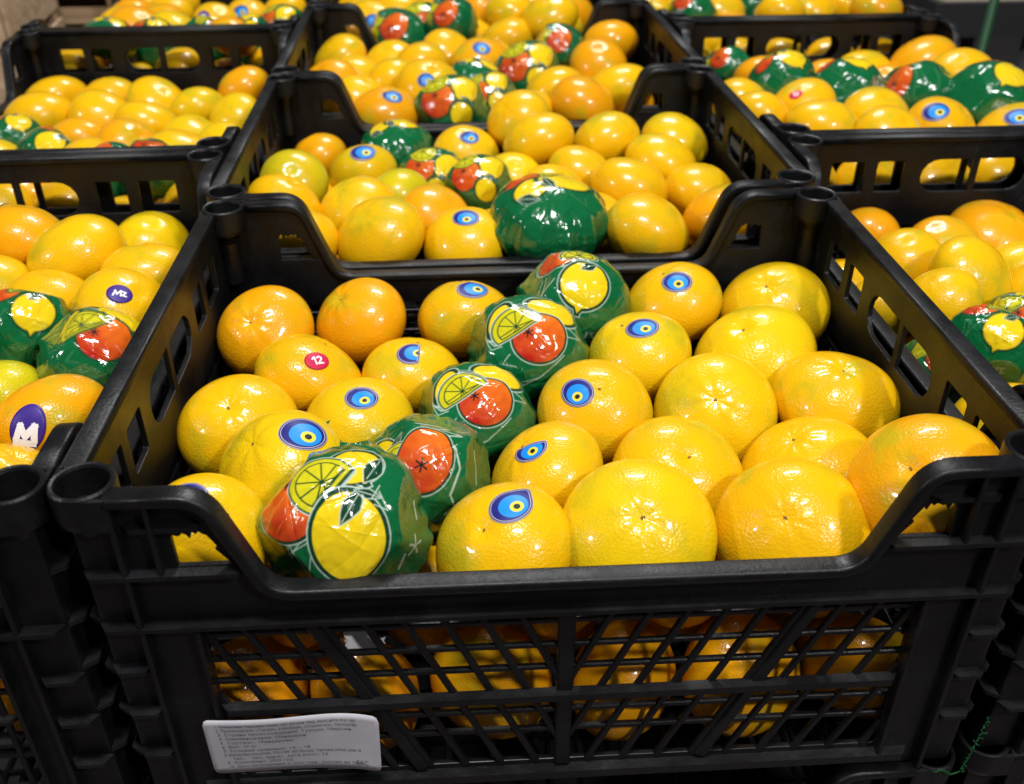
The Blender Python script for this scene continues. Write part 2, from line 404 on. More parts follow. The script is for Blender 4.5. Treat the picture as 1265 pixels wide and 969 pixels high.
def sphere_dirs(nu, nv, warp=1.0):
    th = np.linspace(0, math.pi, nv+1)[1:-1]
    if warp != 1.0: th = math.pi*np.linspace(0, 1, nv+1)[1:-1]**warp
    ph = np.linspace(0, 2*math.pi, nu, endpoint=False)
    T, Pp = np.meshgrid(th, ph, indexing='ij')
    d = np.stack([np.sin(T)*np.cos(Pp), np.sin(T)*np.sin(Pp), np.cos(T)], -1).reshape(-1, 3)
    d = np.vstack([d, [[0, 0, 1], [0, 0, -1]]]); n = len(d)
    F = []
    for i in range(nv-2):
        for j in range(nu):
            a, b_ = i*nu+j, i*nu+(j+1) % nu; F.append((a, a+nu, b_+nu, b_))
    for j in range(nu):
        F.append((n-2, j, (j+1) % nu)); q = (nv-2)*nu; F.append((n-1, q+(j+1) % nu, q+j))
    return d, F
SHAPES = [fruit_shape(s) for s in range(9)]
_dh, _fh = sphere_dirs(72, 48); _dl, _fl = sphere_dirs(40, 26)
FRUIT_HI = [mesh_from('mandarin_skin', f(_dh), _fh, M_skin) for f in SHAPES]
FRUIT_LO = [mesh_from('mandarin_skin', f(_dl), _fl, M_skin) for f in SHAPES]

# ---- printed film designs, drawn in arc lengths (fruit radius = 1) round the design's centre
GREEN = (.003, .118, .036); DGREEN = (.002, .045, .018); YEL = (.78, .56, .008); LIME = (.58, .53, .012); WHITE = (.42, .52, .44); OR0 = (.46, .014, .009); OR1 = (.74, .17, .010)
class Canvas:
    def __init__(s, uv, px):
        s.p = uv; s.c = np.tile(np.array(GREEN), (len(uv), 1)); s.px = px
    def put(s, sd, colr):
        a = np.clip(.5 - sd/s.px, 0, 1)[:, None]
        s.c = s.c*(1-a) + np.asarray(colr)*a
    def ell(s, c, a, b_, rot=0, tip=None):
        q = s.p - np.array(c); t = math.radians(rot); q = np.stack([q[:, 0]*math.cos(t)+q[:, 1]*math.sin(t), -q[:, 0]*math.sin(t)+q[:, 1]*math.cos(t)], 1)
        k = np.sqrt((q[:, 0]/a)**2 + (q[:, 1]/b_)**2)
        sd = (k-1)*min(a, b_)
        if tip is not None:       # pointed nipple along -y
            w_ = .30*a; ty = -b_*tip
            sd = np.minimum(sd, np.maximum(np.abs(q[:, 0]) - w_*np.clip((q[:, 1]-ty)/(b_*.45), 0, 2), np.maximum(ty-q[:, 1], q[:, 1]+b_*.3)))
        return sd
    def seg(s, pts, w_):
        sd = np.full(len(s.p), 9.)
        for a, b_ in zip(pts, pts[1:]):
            a, b_ = np.array(a), np.array(b_); d = b_-a; t = np.clip(((s.p-a) @ d)/(d @ d), 0, 1)
            sd = np.minimum(sd, np.linalg.norm(s.p - a - t[:, None]*d, axis=1) - w_)
        return sd
    def poly(s, pts):
        pts = np.array(pts); n = len(pts); ins = np.zeros(len(s.p), bool); dist = np.full(len(s.p), 9.)
        for k in range(n):
            a, b_ = pts[k], pts[(k+1) % n]; d = b_-a; t = np.clip(((s.p-a) @ d)/(d @ d), 0, 1)
            dist = np.minimum(dist, np.linalg.norm(s.p-a-t[:, None]*d, axis=1))
            cr = ((a[1] > s.p[:, 1]) != (b_[1] > s.p[:, 1])) & (s.p[:, 0] < (b_[0]-a[0])*(s.p[:, 1]-a[1])/((b_[1]-a[1]) + 1e-12) + a[0]); ins ^= cr
        return np.where(ins, -dist, dist)
    def lemon(s, c, a, b_, rot=0, tip=1.18, colr=YEL):
        sd = s.ell(c, a, b_, rot, tip)
        s.put(sd-.068, WHITE if s.halo else GREEN); s.put(sd-.050, DGREEN); s.put(sd, colr)
    def orange(s, c, a, b_, rot=0, star=None, sr=.05, seed=0):
        sd = s.ell(c, a, b_, rot); s.put(sd-.056, WHITE if s.halo else GREEN); s.put(sd-.038, DGREEN)
        r = np.random.RandomState(seed); k = r.normal(size=(14, 2))*14; ph = r.uniform(0, 6.3, 14); sp = np.sin(s.p @ k.T + ph).sum(1)/7
        d = np.array([.55, .55]); g = np.clip(.5 + ((s.p-np.array(c)) @ d)/max(a, b_)*.55 + sp*.20, 0, 1)[:, None]
        s.put(sd, np.array(OR0)*(1-g) + np.array(OR1)*g)
        if star is not None: s.star(star, sr, (.012, .012, .015), 6)
    def star(s, c, r, colr, n=5, thin=.014):
        for k in range(n):
            a = math.pi*2*k/n + .3; s.put(s.seg([c, (c[0]+r*math.cos(a), c[1]+r*math.sin(a))], thin), colr)
    def slice(s, c, r, cut, spokes=8, squash=1.0, rot=0):
        """half slice: disc kept on the side cut=(nx, ny, offset) points to"""
        q = s.p-np.array(c); pl = -(q @ np.array(cut[:2])) + cut[2]
        sd = np.maximum(s.ell(c, r, r*squash, rot), pl)
        s.put(sd-.040, WHITE if s.halo else GREEN); s.put(sd-.022, DGREEN); s.put(sd, LIME)
        inner = np.maximum(s.ell(c, r*.80, r*.80*squash, rot), pl+.03)
        s.put(np.abs(inner)-.010, DGREEN)
        for k in range(spokes):
            a = math.pi*2*k/spokes + .25; l = s.seg([c, (c[0]+r*.8*math.cos(a), c[1]+r*.8*math.sin(a))], .011); s.put(np.maximum(l, inner), DGREEN)
    def leaf(s, a, b_, wd, colr=DGREEN, line=WHITE):
        a, b_ = np.array(a), np.array(b_); d = b_-a; n = np.array([-d[1], d[0]])*wd; m = (a+b_)/2
        pts = [a, a*.7+b_*.3+n*.8, m+n, a*.25+b_*.75+n*.6, b_, a*.25+b_*.75-n*.6, m-n, a*.7+b_*.3-n*.8]
        sd = s.poly(pts); s.put(np.abs(sd+.0)-.008, line); s.put(sd+.008, colr)
        s.put(s.seg([a*.85+b_*.15, a*.1+b_*.9], .006), line)
    def lines(s, *ls, w_=.0075):
        for l in ls: s.put(s.seg(l, w_), WHITE if s.halo else (.05, .2, .09))
def design_D(k):
    k.lines([(-.98, .14), (-.72, -.10), (-.78, -.36), (-.42, .02)], [(-.76, -.04), (-.55, -.66)], [(-.80, -.30), (-.40, -.12), (-.60, -.80)], [(-.70, -.1), (-.5, -.05)])
    k.lemon((.14, .80), .36, .28, 20)
    k.orange((-.72, .34), .44, .46, 0, (-.76, .62), .075, 1)
    k.slice((-.28, .56), .44, (-.35, .30, -.08), 9, .9, -35)
    k.lemon((.00, -.14), .42, .54, 4, 1.16)
    k.leaf((.20, .44), (-.10, .0), .22); k.leaf((.22, .50), (.55, .92), .24); k.leaf((.10, .42), (.42, .30), .2)
    k.lines([(.32, .22), (.48, .14), (.40, .38)], [(.30, .30), (.42, .46)]); k.star((1.02, -.40), .17, WHITE, 5, .018); k.lines([(.82, -.5), (.80, -.8)], [(1.1, .3), (1.16, .02)], w_=.02)
def design_B(k):
    k.lines([(-.82, .34), (-.62, .06), (-.45, .12)], [(-.30, -.02), (-.42, -.18), (-.20, -.22)], [(.62, -.06), (.20, -.42), (-.30, -.66), (-.5, -.62)], [(.66, .5), (1.0, .22), (.70, .26)], [(.2, -.42), (-.1, -.5)])
    k.lemon((.52, .86), .30, .52, 62, 1.1); k.leaf((.05, 1.02), (-.5, .80), .16)
    k.orange((.20, .30), .46, .46, 0, (.02, .36), .08, 2)
    k.slice((-.22, .52), .50, (-.42, .72, -.10), 9, .8, 28)
    k.lemon((-.52, .66), .16, .34, -22, 1.0)
    k.slice((-.20, .50), .46, (-.42, .72, -.10), 9, .8, 28)
def design_C(k):
    k.lines([(.30, .66), (.62, .50), (.34, .48)], [(.44, .30), (.50, -.1), (.32, -.52), (.42, -.74), (.25, -.9)], [(-.2, .84), (.2, .86), (.45, .74), (.2, .7), (-.1, .74)], [(.95, .3), (1.05, -.05), (1.0, -.4)], w_=.016)
    k.lemon((-.88, .38), .24, .36, 40, 1.1); k.leaf((-.75, .20), (-.48, .70), .2)
    k.slice((-.58, -.02), .42, (-.9, .2, -.08), 8, 1.1, 0)
    k.orange((-.06, .10), .43, .56, -14, (-.12, -.02), .10, 3)
def design_A(k):
    k.lines([(-.62, .42), (-.66, -.10), (-.30, .34)], [(-.50, .44), (-.52, .02)], [(-.22, .26), (-.10, -.16), (-.02, -.28)])
    for l in ([(.16, -.66), (.10, -.86)], [(.28, -.66), (.24, -.86)], [(.14, -.76), (.26, -.76)], [(.44, -.66), (.36, -.68), (.40, -.76), (.44, -.80), (.38, -.86), (.32, -.84)]): k.put(k.seg(l, .018), (.30, .36, .30))
    k.orange((-.34, .86), .46, .26, 12, None, 0, 4)
    k.slice((.16, .92), .36, (0, 1, -.1), 8, .7, 0)
    k.lemon((.24, .24), .42, .46, -16, 1.22); k.leaf((.18, .52), (.52, .70), .30)
def design_E(k):
    k.orange((.66, .30), .34, .26, 0, None, 0, 5); k.orange((-.22, .58), .46, .22, 0, None, 0, 6)
    k.lemon((-.36, .12), .40, .26, 12, 1.0); k.lemon((.28, .02), .30, .46, 60, 1.2); k.slice((.40, .42), .34, (-.3, 1, -.1), 8, .8, 0)
    k.leaf((-.75, .05), (-.45, -.25), .3); k.leaf((.0, .30), (-.10, -.20), .2); k.lines([(.1, -.4), (.3, -.7), (.4, -.5)], [(.8, -.2), (.95, -.5)], [(-.6, -.5), (-.45, -.75)])
def design_F(k):
    k.lemon((.48, .40), .40, .50, -20, 1.15); k.orange((-.36, .02), .46, .50, 0, (-.40, .12), .09, 7)
    k.slice((-.46, .66), .44, (.3, -.9, -.2), 8, .9, 0); k.leaf((.30, .05), (.62, -.22), .25); k.lemon((.34, -.48), .32, .38, 30, 1.15)
    k.lines([(-.9, -.1), (-.8, -.5), (-.3, -.62), (0, -.5)], [(.2, -.8), (.5, -.95)])
DESIGN = dict(A=design_A, B=design_B, C=design_C, D=design_D, E=design_E, F=design_F)
def film_mesh(dk, seed, nu, nv, hero):
    d, F = sphere_dirs(nu, nv, 1.15)
    r = np.random.RandomState(seed); nf = noise_field(seed+50)
    x, y, z = d.T
    rad = 1/np.sqrt(x*x + (y/.93)**2 + (z/.93)**2) * (1 + .05*nf(d))
    for _ in range(24):                                    # straight creases and soft facets of the tight film
        n = r.normal(size=3); n /= np.linalg.norm(n); c = r.uniform(-.85, .85); a = r.uniform(.006, .020)*r.choice([1, -1]); wd = r.uniform(.02, .07)
        t = np.cross(n, [0.3, .5, .8]); t /= np.linalg.norm(t); m = np.exp(-((d @ t - r.uniform(-.7, .7))/r.uniform(.2, .55))**2)
        rad += a*np.exp(-np.abs(d @ n - c)/wd)*m
    for _ in range(46):                                    # long fine wrinkles
        n = r.normal(size=3); n /= np.linalg.norm(n); c = r.uniform(-.9, .9); t = np.cross(n, r.normal(size=3)); t /= np.linalg.norm(t)
        m = np.exp(-((d @ t - r.uniform(-.8, .8))/r.uniform(.15, .40))**2); q = d @ n - c - .05*np.sin(4*(d @ t) + r.uniform(0, 6))
        rad += r.uniform(.004, .010)*np.exp(-np.abs(q)/r.uniform(.016, .030))*m
    P = d*rad[:, None]                                     # film pulled straight between its high points: flat facets
    for _ in range(9 if dk != 'E' else 12):
        n = r.normal(size=3); n[2] = abs(n[2])*.6; n /= np.linalg.norm(n); hh = r.uniform(.80, .94) if dk != 'E' else r.uniform(.90, .97); e = P @ n - hh
        sm = .5*(e + np.sqrt(e*e + .0006)); P = P - n*sm[:, None]
    rad = np.linalg.norm(P, axis=1); d = P/rad[:, None]; x, y, z = d.T
    thp = np.arccos(np.clip(z, -1, 1)); ph = np.arctan2(y, x)     # gathered pleats away from the printed face
    pl = np.clip((thp-(1.15 if dk != 'E' else .62))/.7, 0, 1); rad += (.030 if dk != 'E' else .075)*pl*(np.abs(np.sin(ph*(8.5 if dk != 'E' else 5.5) + 1.3*nf(d*1.7) + seed)) - .5) + .014*pl*np.sin(ph*23 + 2*nf(d))
    me = mesh_from('film', d*rad[:, None], F, M_film)
    uv = np.stack([thp*np.cos(ph), thp*np.sin(ph)], 1); uv[-2] = 0
    k = Canvas(uv, 3.4/nv); k.halo = hero > 0; DESIGN[dk](k)
    k.c[thp > 1.75] = GREEN
    ca = me.color_attributes.new('print', 'FLOAT_COLOR', 'POINT')
    ca.data.foreach_set('color', np.hstack([k.c, np.ones((len(k.c), 1))]).astype(np.float32).ravel())
    return me
FILM = {}
def film(dk, hero):
    key = (dk, hero)
    if key not in FILM: FILM[key] = film_mesh(dk, ord(dk) + hero + (6 if dk == 'E' else 0), *((420, 300) if hero == 2 else (300, 210) if hero else (130, 90)), hero)
    return FILM[key]

# ---- stickers: thin sheets that follow the skin
def on_skin(shape, n, up, R, pts, lift):
    """points (a, b) in metres on the tangent plane at local direction n -> local surface points"""
    n = Vector(n).normalized(); r = Vector(up).cross(n).normalized(); u = n.cross(r)
    a = np.array(pts)/R; d = np.array(n) + a[:, :1]*np.array(r) + a[:, 1:]*np.array(u)
    d /= np.linalg.norm(d, axis=1)[:, None]
    return shape(d)*(1 + lift/R)
def eye_sticker(shape, n, up, R, roll, form='round', size=.0088):
    pc = (.20, -.24); nseg = 56
    def edge(ph, k):
        """distance from the pupil centre to the sticker's outline scaled by k"""
        d = np.array([math.cos(ph), math.sin(ph)]); lo, hi = 0., 4.
        def inside(q):
            x, y = q
            e = (x/(1.04*k))**2 + (y/(.90*k))**2 < 1
            if form == 'tear' and not e:       # convex hull of the ellipse and a point
                e = any((((x-t*1.42*k)/(1-t))/(1.04*k))**2 + (((y-t*.42*k)/(1-t))/(.90*k))**2 < 1 for t in np.linspace(.04, .96, 24))
            if form == 'cut': e = e and y < .40-(1-k)
            if form == 'slant': e = e and (x*.75+y*-.55) < .40-(1-k)*.8
            return e
        for _ in range(22):
            m = (lo+hi)/2
            if inside(np.array(pc)+d*m): lo = m
            else: hi = m
        return lo
    def circ(ph, c, a, b_):
        d = np.array([math.cos(ph), math.sin(ph)]); o = np.array(pc)-np.array(c); A = (d[0]/a)**2+(d[1]/b_)**2; B = o[0]*d[0]/a**2+o[1]*d[1]/b_**2; Cc = (o[0]/a)**2+(o[1]/b_)**2-1
        return (-B+math.sqrt(max(B*B-A*Cc, 0)))/A
    rings = []
    for j in range(nseg):
        ph = 2*math.pi*j/nseg; E = edge(ph, 1.0); e2, e3, e4 = edge(ph, .955), edge(ph, .90), edge(ph, .86)
        sky = min(circ(ph, (.10, -.10), .66, .60), e4-.02); y = min(circ(ph, pc, .30, .28), sky-.01); pu = .09
        rings.append([pu*.5, pu, pu*1.6, y*.97, y, (y+sky)/2, sky, (sky+e4)/2, e4, e3, e2, E])
    mi = [3, 4, 2, 2, 1, 1, 0, 0, 4, 4, 5]
    c, s = math.cos(roll), math.sin(roll); P = [pc]
    for j in range(nseg):
        ph = 2*math.pi*j/nseg
        for r in rings[j]: P.append((pc[0]+r*math.cos(ph), pc[1]+r*math.sin(ph)))
    P = [((x*c-y*s)*size, (x*s+y*c)*size) for x, y in P]
    V = on_skin(shape, n, up, R, P, .00045); m = len(rings[0]); F, mx = [], []
    pal = [M_navy, M_sky, M_yel, M_pupil, M_rim, M_navy]
    idx = [3, 3, 2, 2, 1, 1, 0, 0, 4, 5, 4]      # material of the band between ring k and k+1
    for j in range(nseg):
        a, b_ = 1+j*m, 1+((j+1) % nseg)*m; F.append((0, a, b_)); mx.append(3)
        for k in range(m-1): F.append((a+k, a+k+1, b_+k+1, b_+k)); mx.append(idx[k])
    # folded-down edge so that the sheet has thickness
    E = on_skin(shape, n, up, R, [P[1+j*m+m-1] for j in range(nseg)], -.0002); b0 = len(V); V = np.vstack([V, E])
    for j in range(nseg): F.append((1+j*m+m-1, b0+j, b0+(j+1) % nseg, 1+((j+1) % nseg)*m+m-1)); mx.append(4)
    return mesh_from('eye_sticker', V, F, pal, True, mx)
def disc_sticker(shape, n, up, R, roll, a, b_, m0, glyphs, shift=(0, 0)):
    c, s = math.cos(roll), math.sin(roll); ro = lambda x, y: (x*c-y*s, x*s+y*c)
    P = [(0, 0)]; ns, nr = 40, 5; F, mx = [], []
    for j in range(ns):
        for k in range(1, nr+1): P.append(ro(a*k/nr*math.cos(6.2832*j/ns), b_*k/nr*math.sin(6.2832*j/ns)))
    for j in range(ns):
        A, B = 1+j*nr, 1+((j+1) % ns)*nr; F.append((0, A, B)); mx.append(0)
        for k in range(nr-1): F.append((A+k, A+k+1, B+k+1, B+k)); mx.append(0)
    V = on_skin(shape, n, up, R, P, .00045)
    E = on_skin(shape, n, up, R, [P[1+j*nr+nr-1] for j in range(ns)], -.0002); b0 = len(V); V = np.vstack([V, E])
    for j in range(ns): F.append((1+j*nr+nr-1, b0+j, b0+(j+1) % ns, 1+((j+1) % ns)*nr+nr-1)); mx.append(0)
    for pts, wd in glyphs:                                  # white printed strokes a hair above the sheet
        for p, q in zip(pts, pts[1:]):
            p, q = Vector(p), Vector(q); d = (q-p).normalized(); nn = Vector((-d.y, d.x))*wd/2; p = p-d*wd*.4; q = q+d*wd*.4; S = 4; base = len(V); G = []
            for t in range(S+1):
                cpt = p.lerp(q, t/S)
                for sg in (1, -1): G.append(ro(*((cpt+nn*sg)+Vector(shift))))
            V = np.vstack([V, on_skin(shape, n, up, R, G, .00065)])
            for t in range(S): i = base+2*t; F.append((i, i+1, i+3, i+2)); mx.append(1)
    return mesh_from('sticker', V, F, [m0, M_white], True, mx)
def stem_mesh(shape, n, R, seed):
    r = random.Random(seed); P = [(0, 0)]; ns = 10
    for j in range(ns): rr = r.uniform(.0006, .0016); P.append((rr*math.cos(6.2832*j/ns), rr*math.sin(6.2832*j/ns)))
    n = Vector(n).normalized(); up = Vector((0.2, 1, .1))
    V = on_skin(shape, n, up, R, P, .0003);
    E = on_skin(shape, n, up, R, P[1:], -.0004); b0 = len(V); V = np.vstack([V, E])
    F = [(0, 1+j, 1+(j+1) % ns) for j in range(ns)] + [(1+j, b0+j, b0+(j+1) % ns, 1+(j+1) % ns) for j in range(ns)]
    return mesh_from('stem_scar', V, F, M_stem, True)

def flap_mesh():
    """loose crumpled tail of film sticking out to the left of the wrapped fruit"""
    r = random.Random(8); nu, nv = 26, 16; V, F, Cc = [], [], []
    for side in (0, 1):
        for j in range(nv+1):
            for i in range(nu+1):
                u, v = i/nu, j/nv
                x = -.62 - .95*u - .10*math.sin(v*9+1)*u*u; y = -.05 + (v-.5)*(.50 + .55*u + .22*math.sin(u*7)) + .34*u
                if i == nu: x += .10*math.sin(j*2.4); y += .04*math.cos(j*1.9)
                zz_ = .50 - .42*u + .10*math.sin(v*13+u*4)*(.25+u) + .06*math.sin(u*15+v*5) - side*.012
                V.append((x, y, zz_))
                cc = YEL if (math.sin(v*8.5+u*5) + .5*math.sin(u*11) > .55) else GREEN
                if abs(math.sin(v*8.5+u*5) + .5*math.sin(u*11) - .55) < .10: cc = WHITE
                Cc.append((*cc, 1))
    q = (nu+1)*(nv+1)
    for j in range(nv):
        for i in range(nu): a = j*(nu+1)+i; F += [(a, a+1, a+nu+2, a+nu+1), (q+a, q+a+nu+1, q+a+nu+2, q+a+1)]
    me = mesh_from('wrapper_flap', V, F, M_film); ca = me.color_attributes.new('print', 'FLOAT_COLOR', 'POINT')
    ca.data.foreach_set('color', np.array(Cc, np.float32).ravel()); return me
TINT = dict(o=(.81, .350, .003), n=(.80, .445, .003), y=(.75, .485, .004), g=(.58, .48, .007), d=(.72, .27, .003))  # d: deeper orange, shade behind the lattice put into the colour
EYE_FORMS = {}
def frame_for(n, roll):
    """rotation whose local z is n and local y points up the picture, turned by roll"""
    n = Vector(n).normalized(); up = Vector((0, .35, 1)); up = (up - n*up.dot(n)).normalized(); r = up.cross(n)
    m = Matrix((r, up, n)).transposed()
    return m @ Matrix.Rotation(roll, 3, 'Z')
def make_fruit(k, f, label, group):
    (x, y, z, r, wf, kind, colr, stk, axis, roll) = f
    hero = k == 'C0'
    loc = Vector((x, y, z))
    if kind == 'w':
        o = obj('wrapped_mandarin', film(colr, (2 if colr == 'D' else 1) if hero else 0))
        o.location = loc; o.rotation_mode = 'QUATERNION'; o.rotation_quaternion = frame_for(axis, roll).to_quaternion()
        wf *= 1.03 if colr == 'D' else 1.06; o.scale = (r*wf, r*wf, r*min(wf, 1.10)*(.80 if colr == 'E' else 1))
        if hero and colr == 'C': obj('wrapper_flap', flap_mesh(), o)
        return tag(o, label, 'wrapped fruit', group)
    si = rng.randrange(len(SHAPES)); shape = SHAPES[si]
    o = obj('mandarin', (FRUIT_HI if hero else FRUIT_LO)[si]); o.location = loc
    M3 = frame_for(axis, roll); o.rotation_mode = 'QUATERNION'; o.rotation_quaternion = M3.to_quaternion()
    wf = min(wf, 1.10); o.scale = (r*wf, r*wf, r*(1 + (wf-1)*.5))
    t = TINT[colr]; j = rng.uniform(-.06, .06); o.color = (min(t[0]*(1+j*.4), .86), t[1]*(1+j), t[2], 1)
    if stk:
        sk, nx, ny, nz, sroll, form = stk
        sc_ = Vector(o.scale); nl = M3.transposed() @ Vector((nx, ny, nz)); nl = Vector((nl.x/sc_.x, nl.y/sc_.y, nl.z/sc_.z)).normalized()
        ul = M3.transposed() @ Vector((0, .5, 1))
        if abs(ul.normalized().dot(nl)) > .95: ul = M3.transposed() @ Vector((0, 1, 0))
        if sk in ('eye', 'eyed'): me = eye_sticker(shape, nl, ul, r, sroll, form, .0120 if sk == 'eye' else .0100); nm = 'eye_sticker'
        elif sk == 'red':
            g = .0011; me = disc_sticker(shape, nl, ul, r, sroll, .0080, .0066, M_red, [([(-.0030, .0012), (-.0016, .0026), (-.0012, -.0026)], g), ([(.0000, .0018), (.0016, .0026), (.0028, .0016), (.0026, .0004), (.0002, -.0024), (.0032, -.0024)], g)]); nm = 'sticker'
        elif sk == 'purple':
            me = disc_sticker(shape, nl, ul, r, sroll, .0092, .0080, M_purple, [([(-.0042, -.0024), (-.0034, .0018), (-.0018, -.0012), (.0002, .0022), (.0010, -.0020)], .0013), ([(.0014, .0018), (.0038, .0014), (.0020, -.0016), (.0046, -.0018)], .0012)]); nm = 'sticker'
        else:
            g = []
            for i in range(5): g.append(([(-.0050+i*.0022, -.0075), (-.0044+i*.0022, -.0012 - (.003 if i in (2,) else .0) + (.0022 if i in (0, 3) else 0))], .0026))
            me = disc_sticker(shape, nl, ul, r, sroll, .0085, .0125, M_purple, [([(-.0040, -.0066), (-.0030, .0004), (.0000, -.0042), (.0034, .0014), (.0042, -.0058)], .0030), ([(-.0044, -.0076), (.0040, -.0074)], .0034)]); nm = 'sticker'
        obj(nm, me, o)
    if hero: obj('stem_scar', stem_mesh(shape, (0, 0, 1), r, si), o)
    return tag(o, label, 'fruit', group)

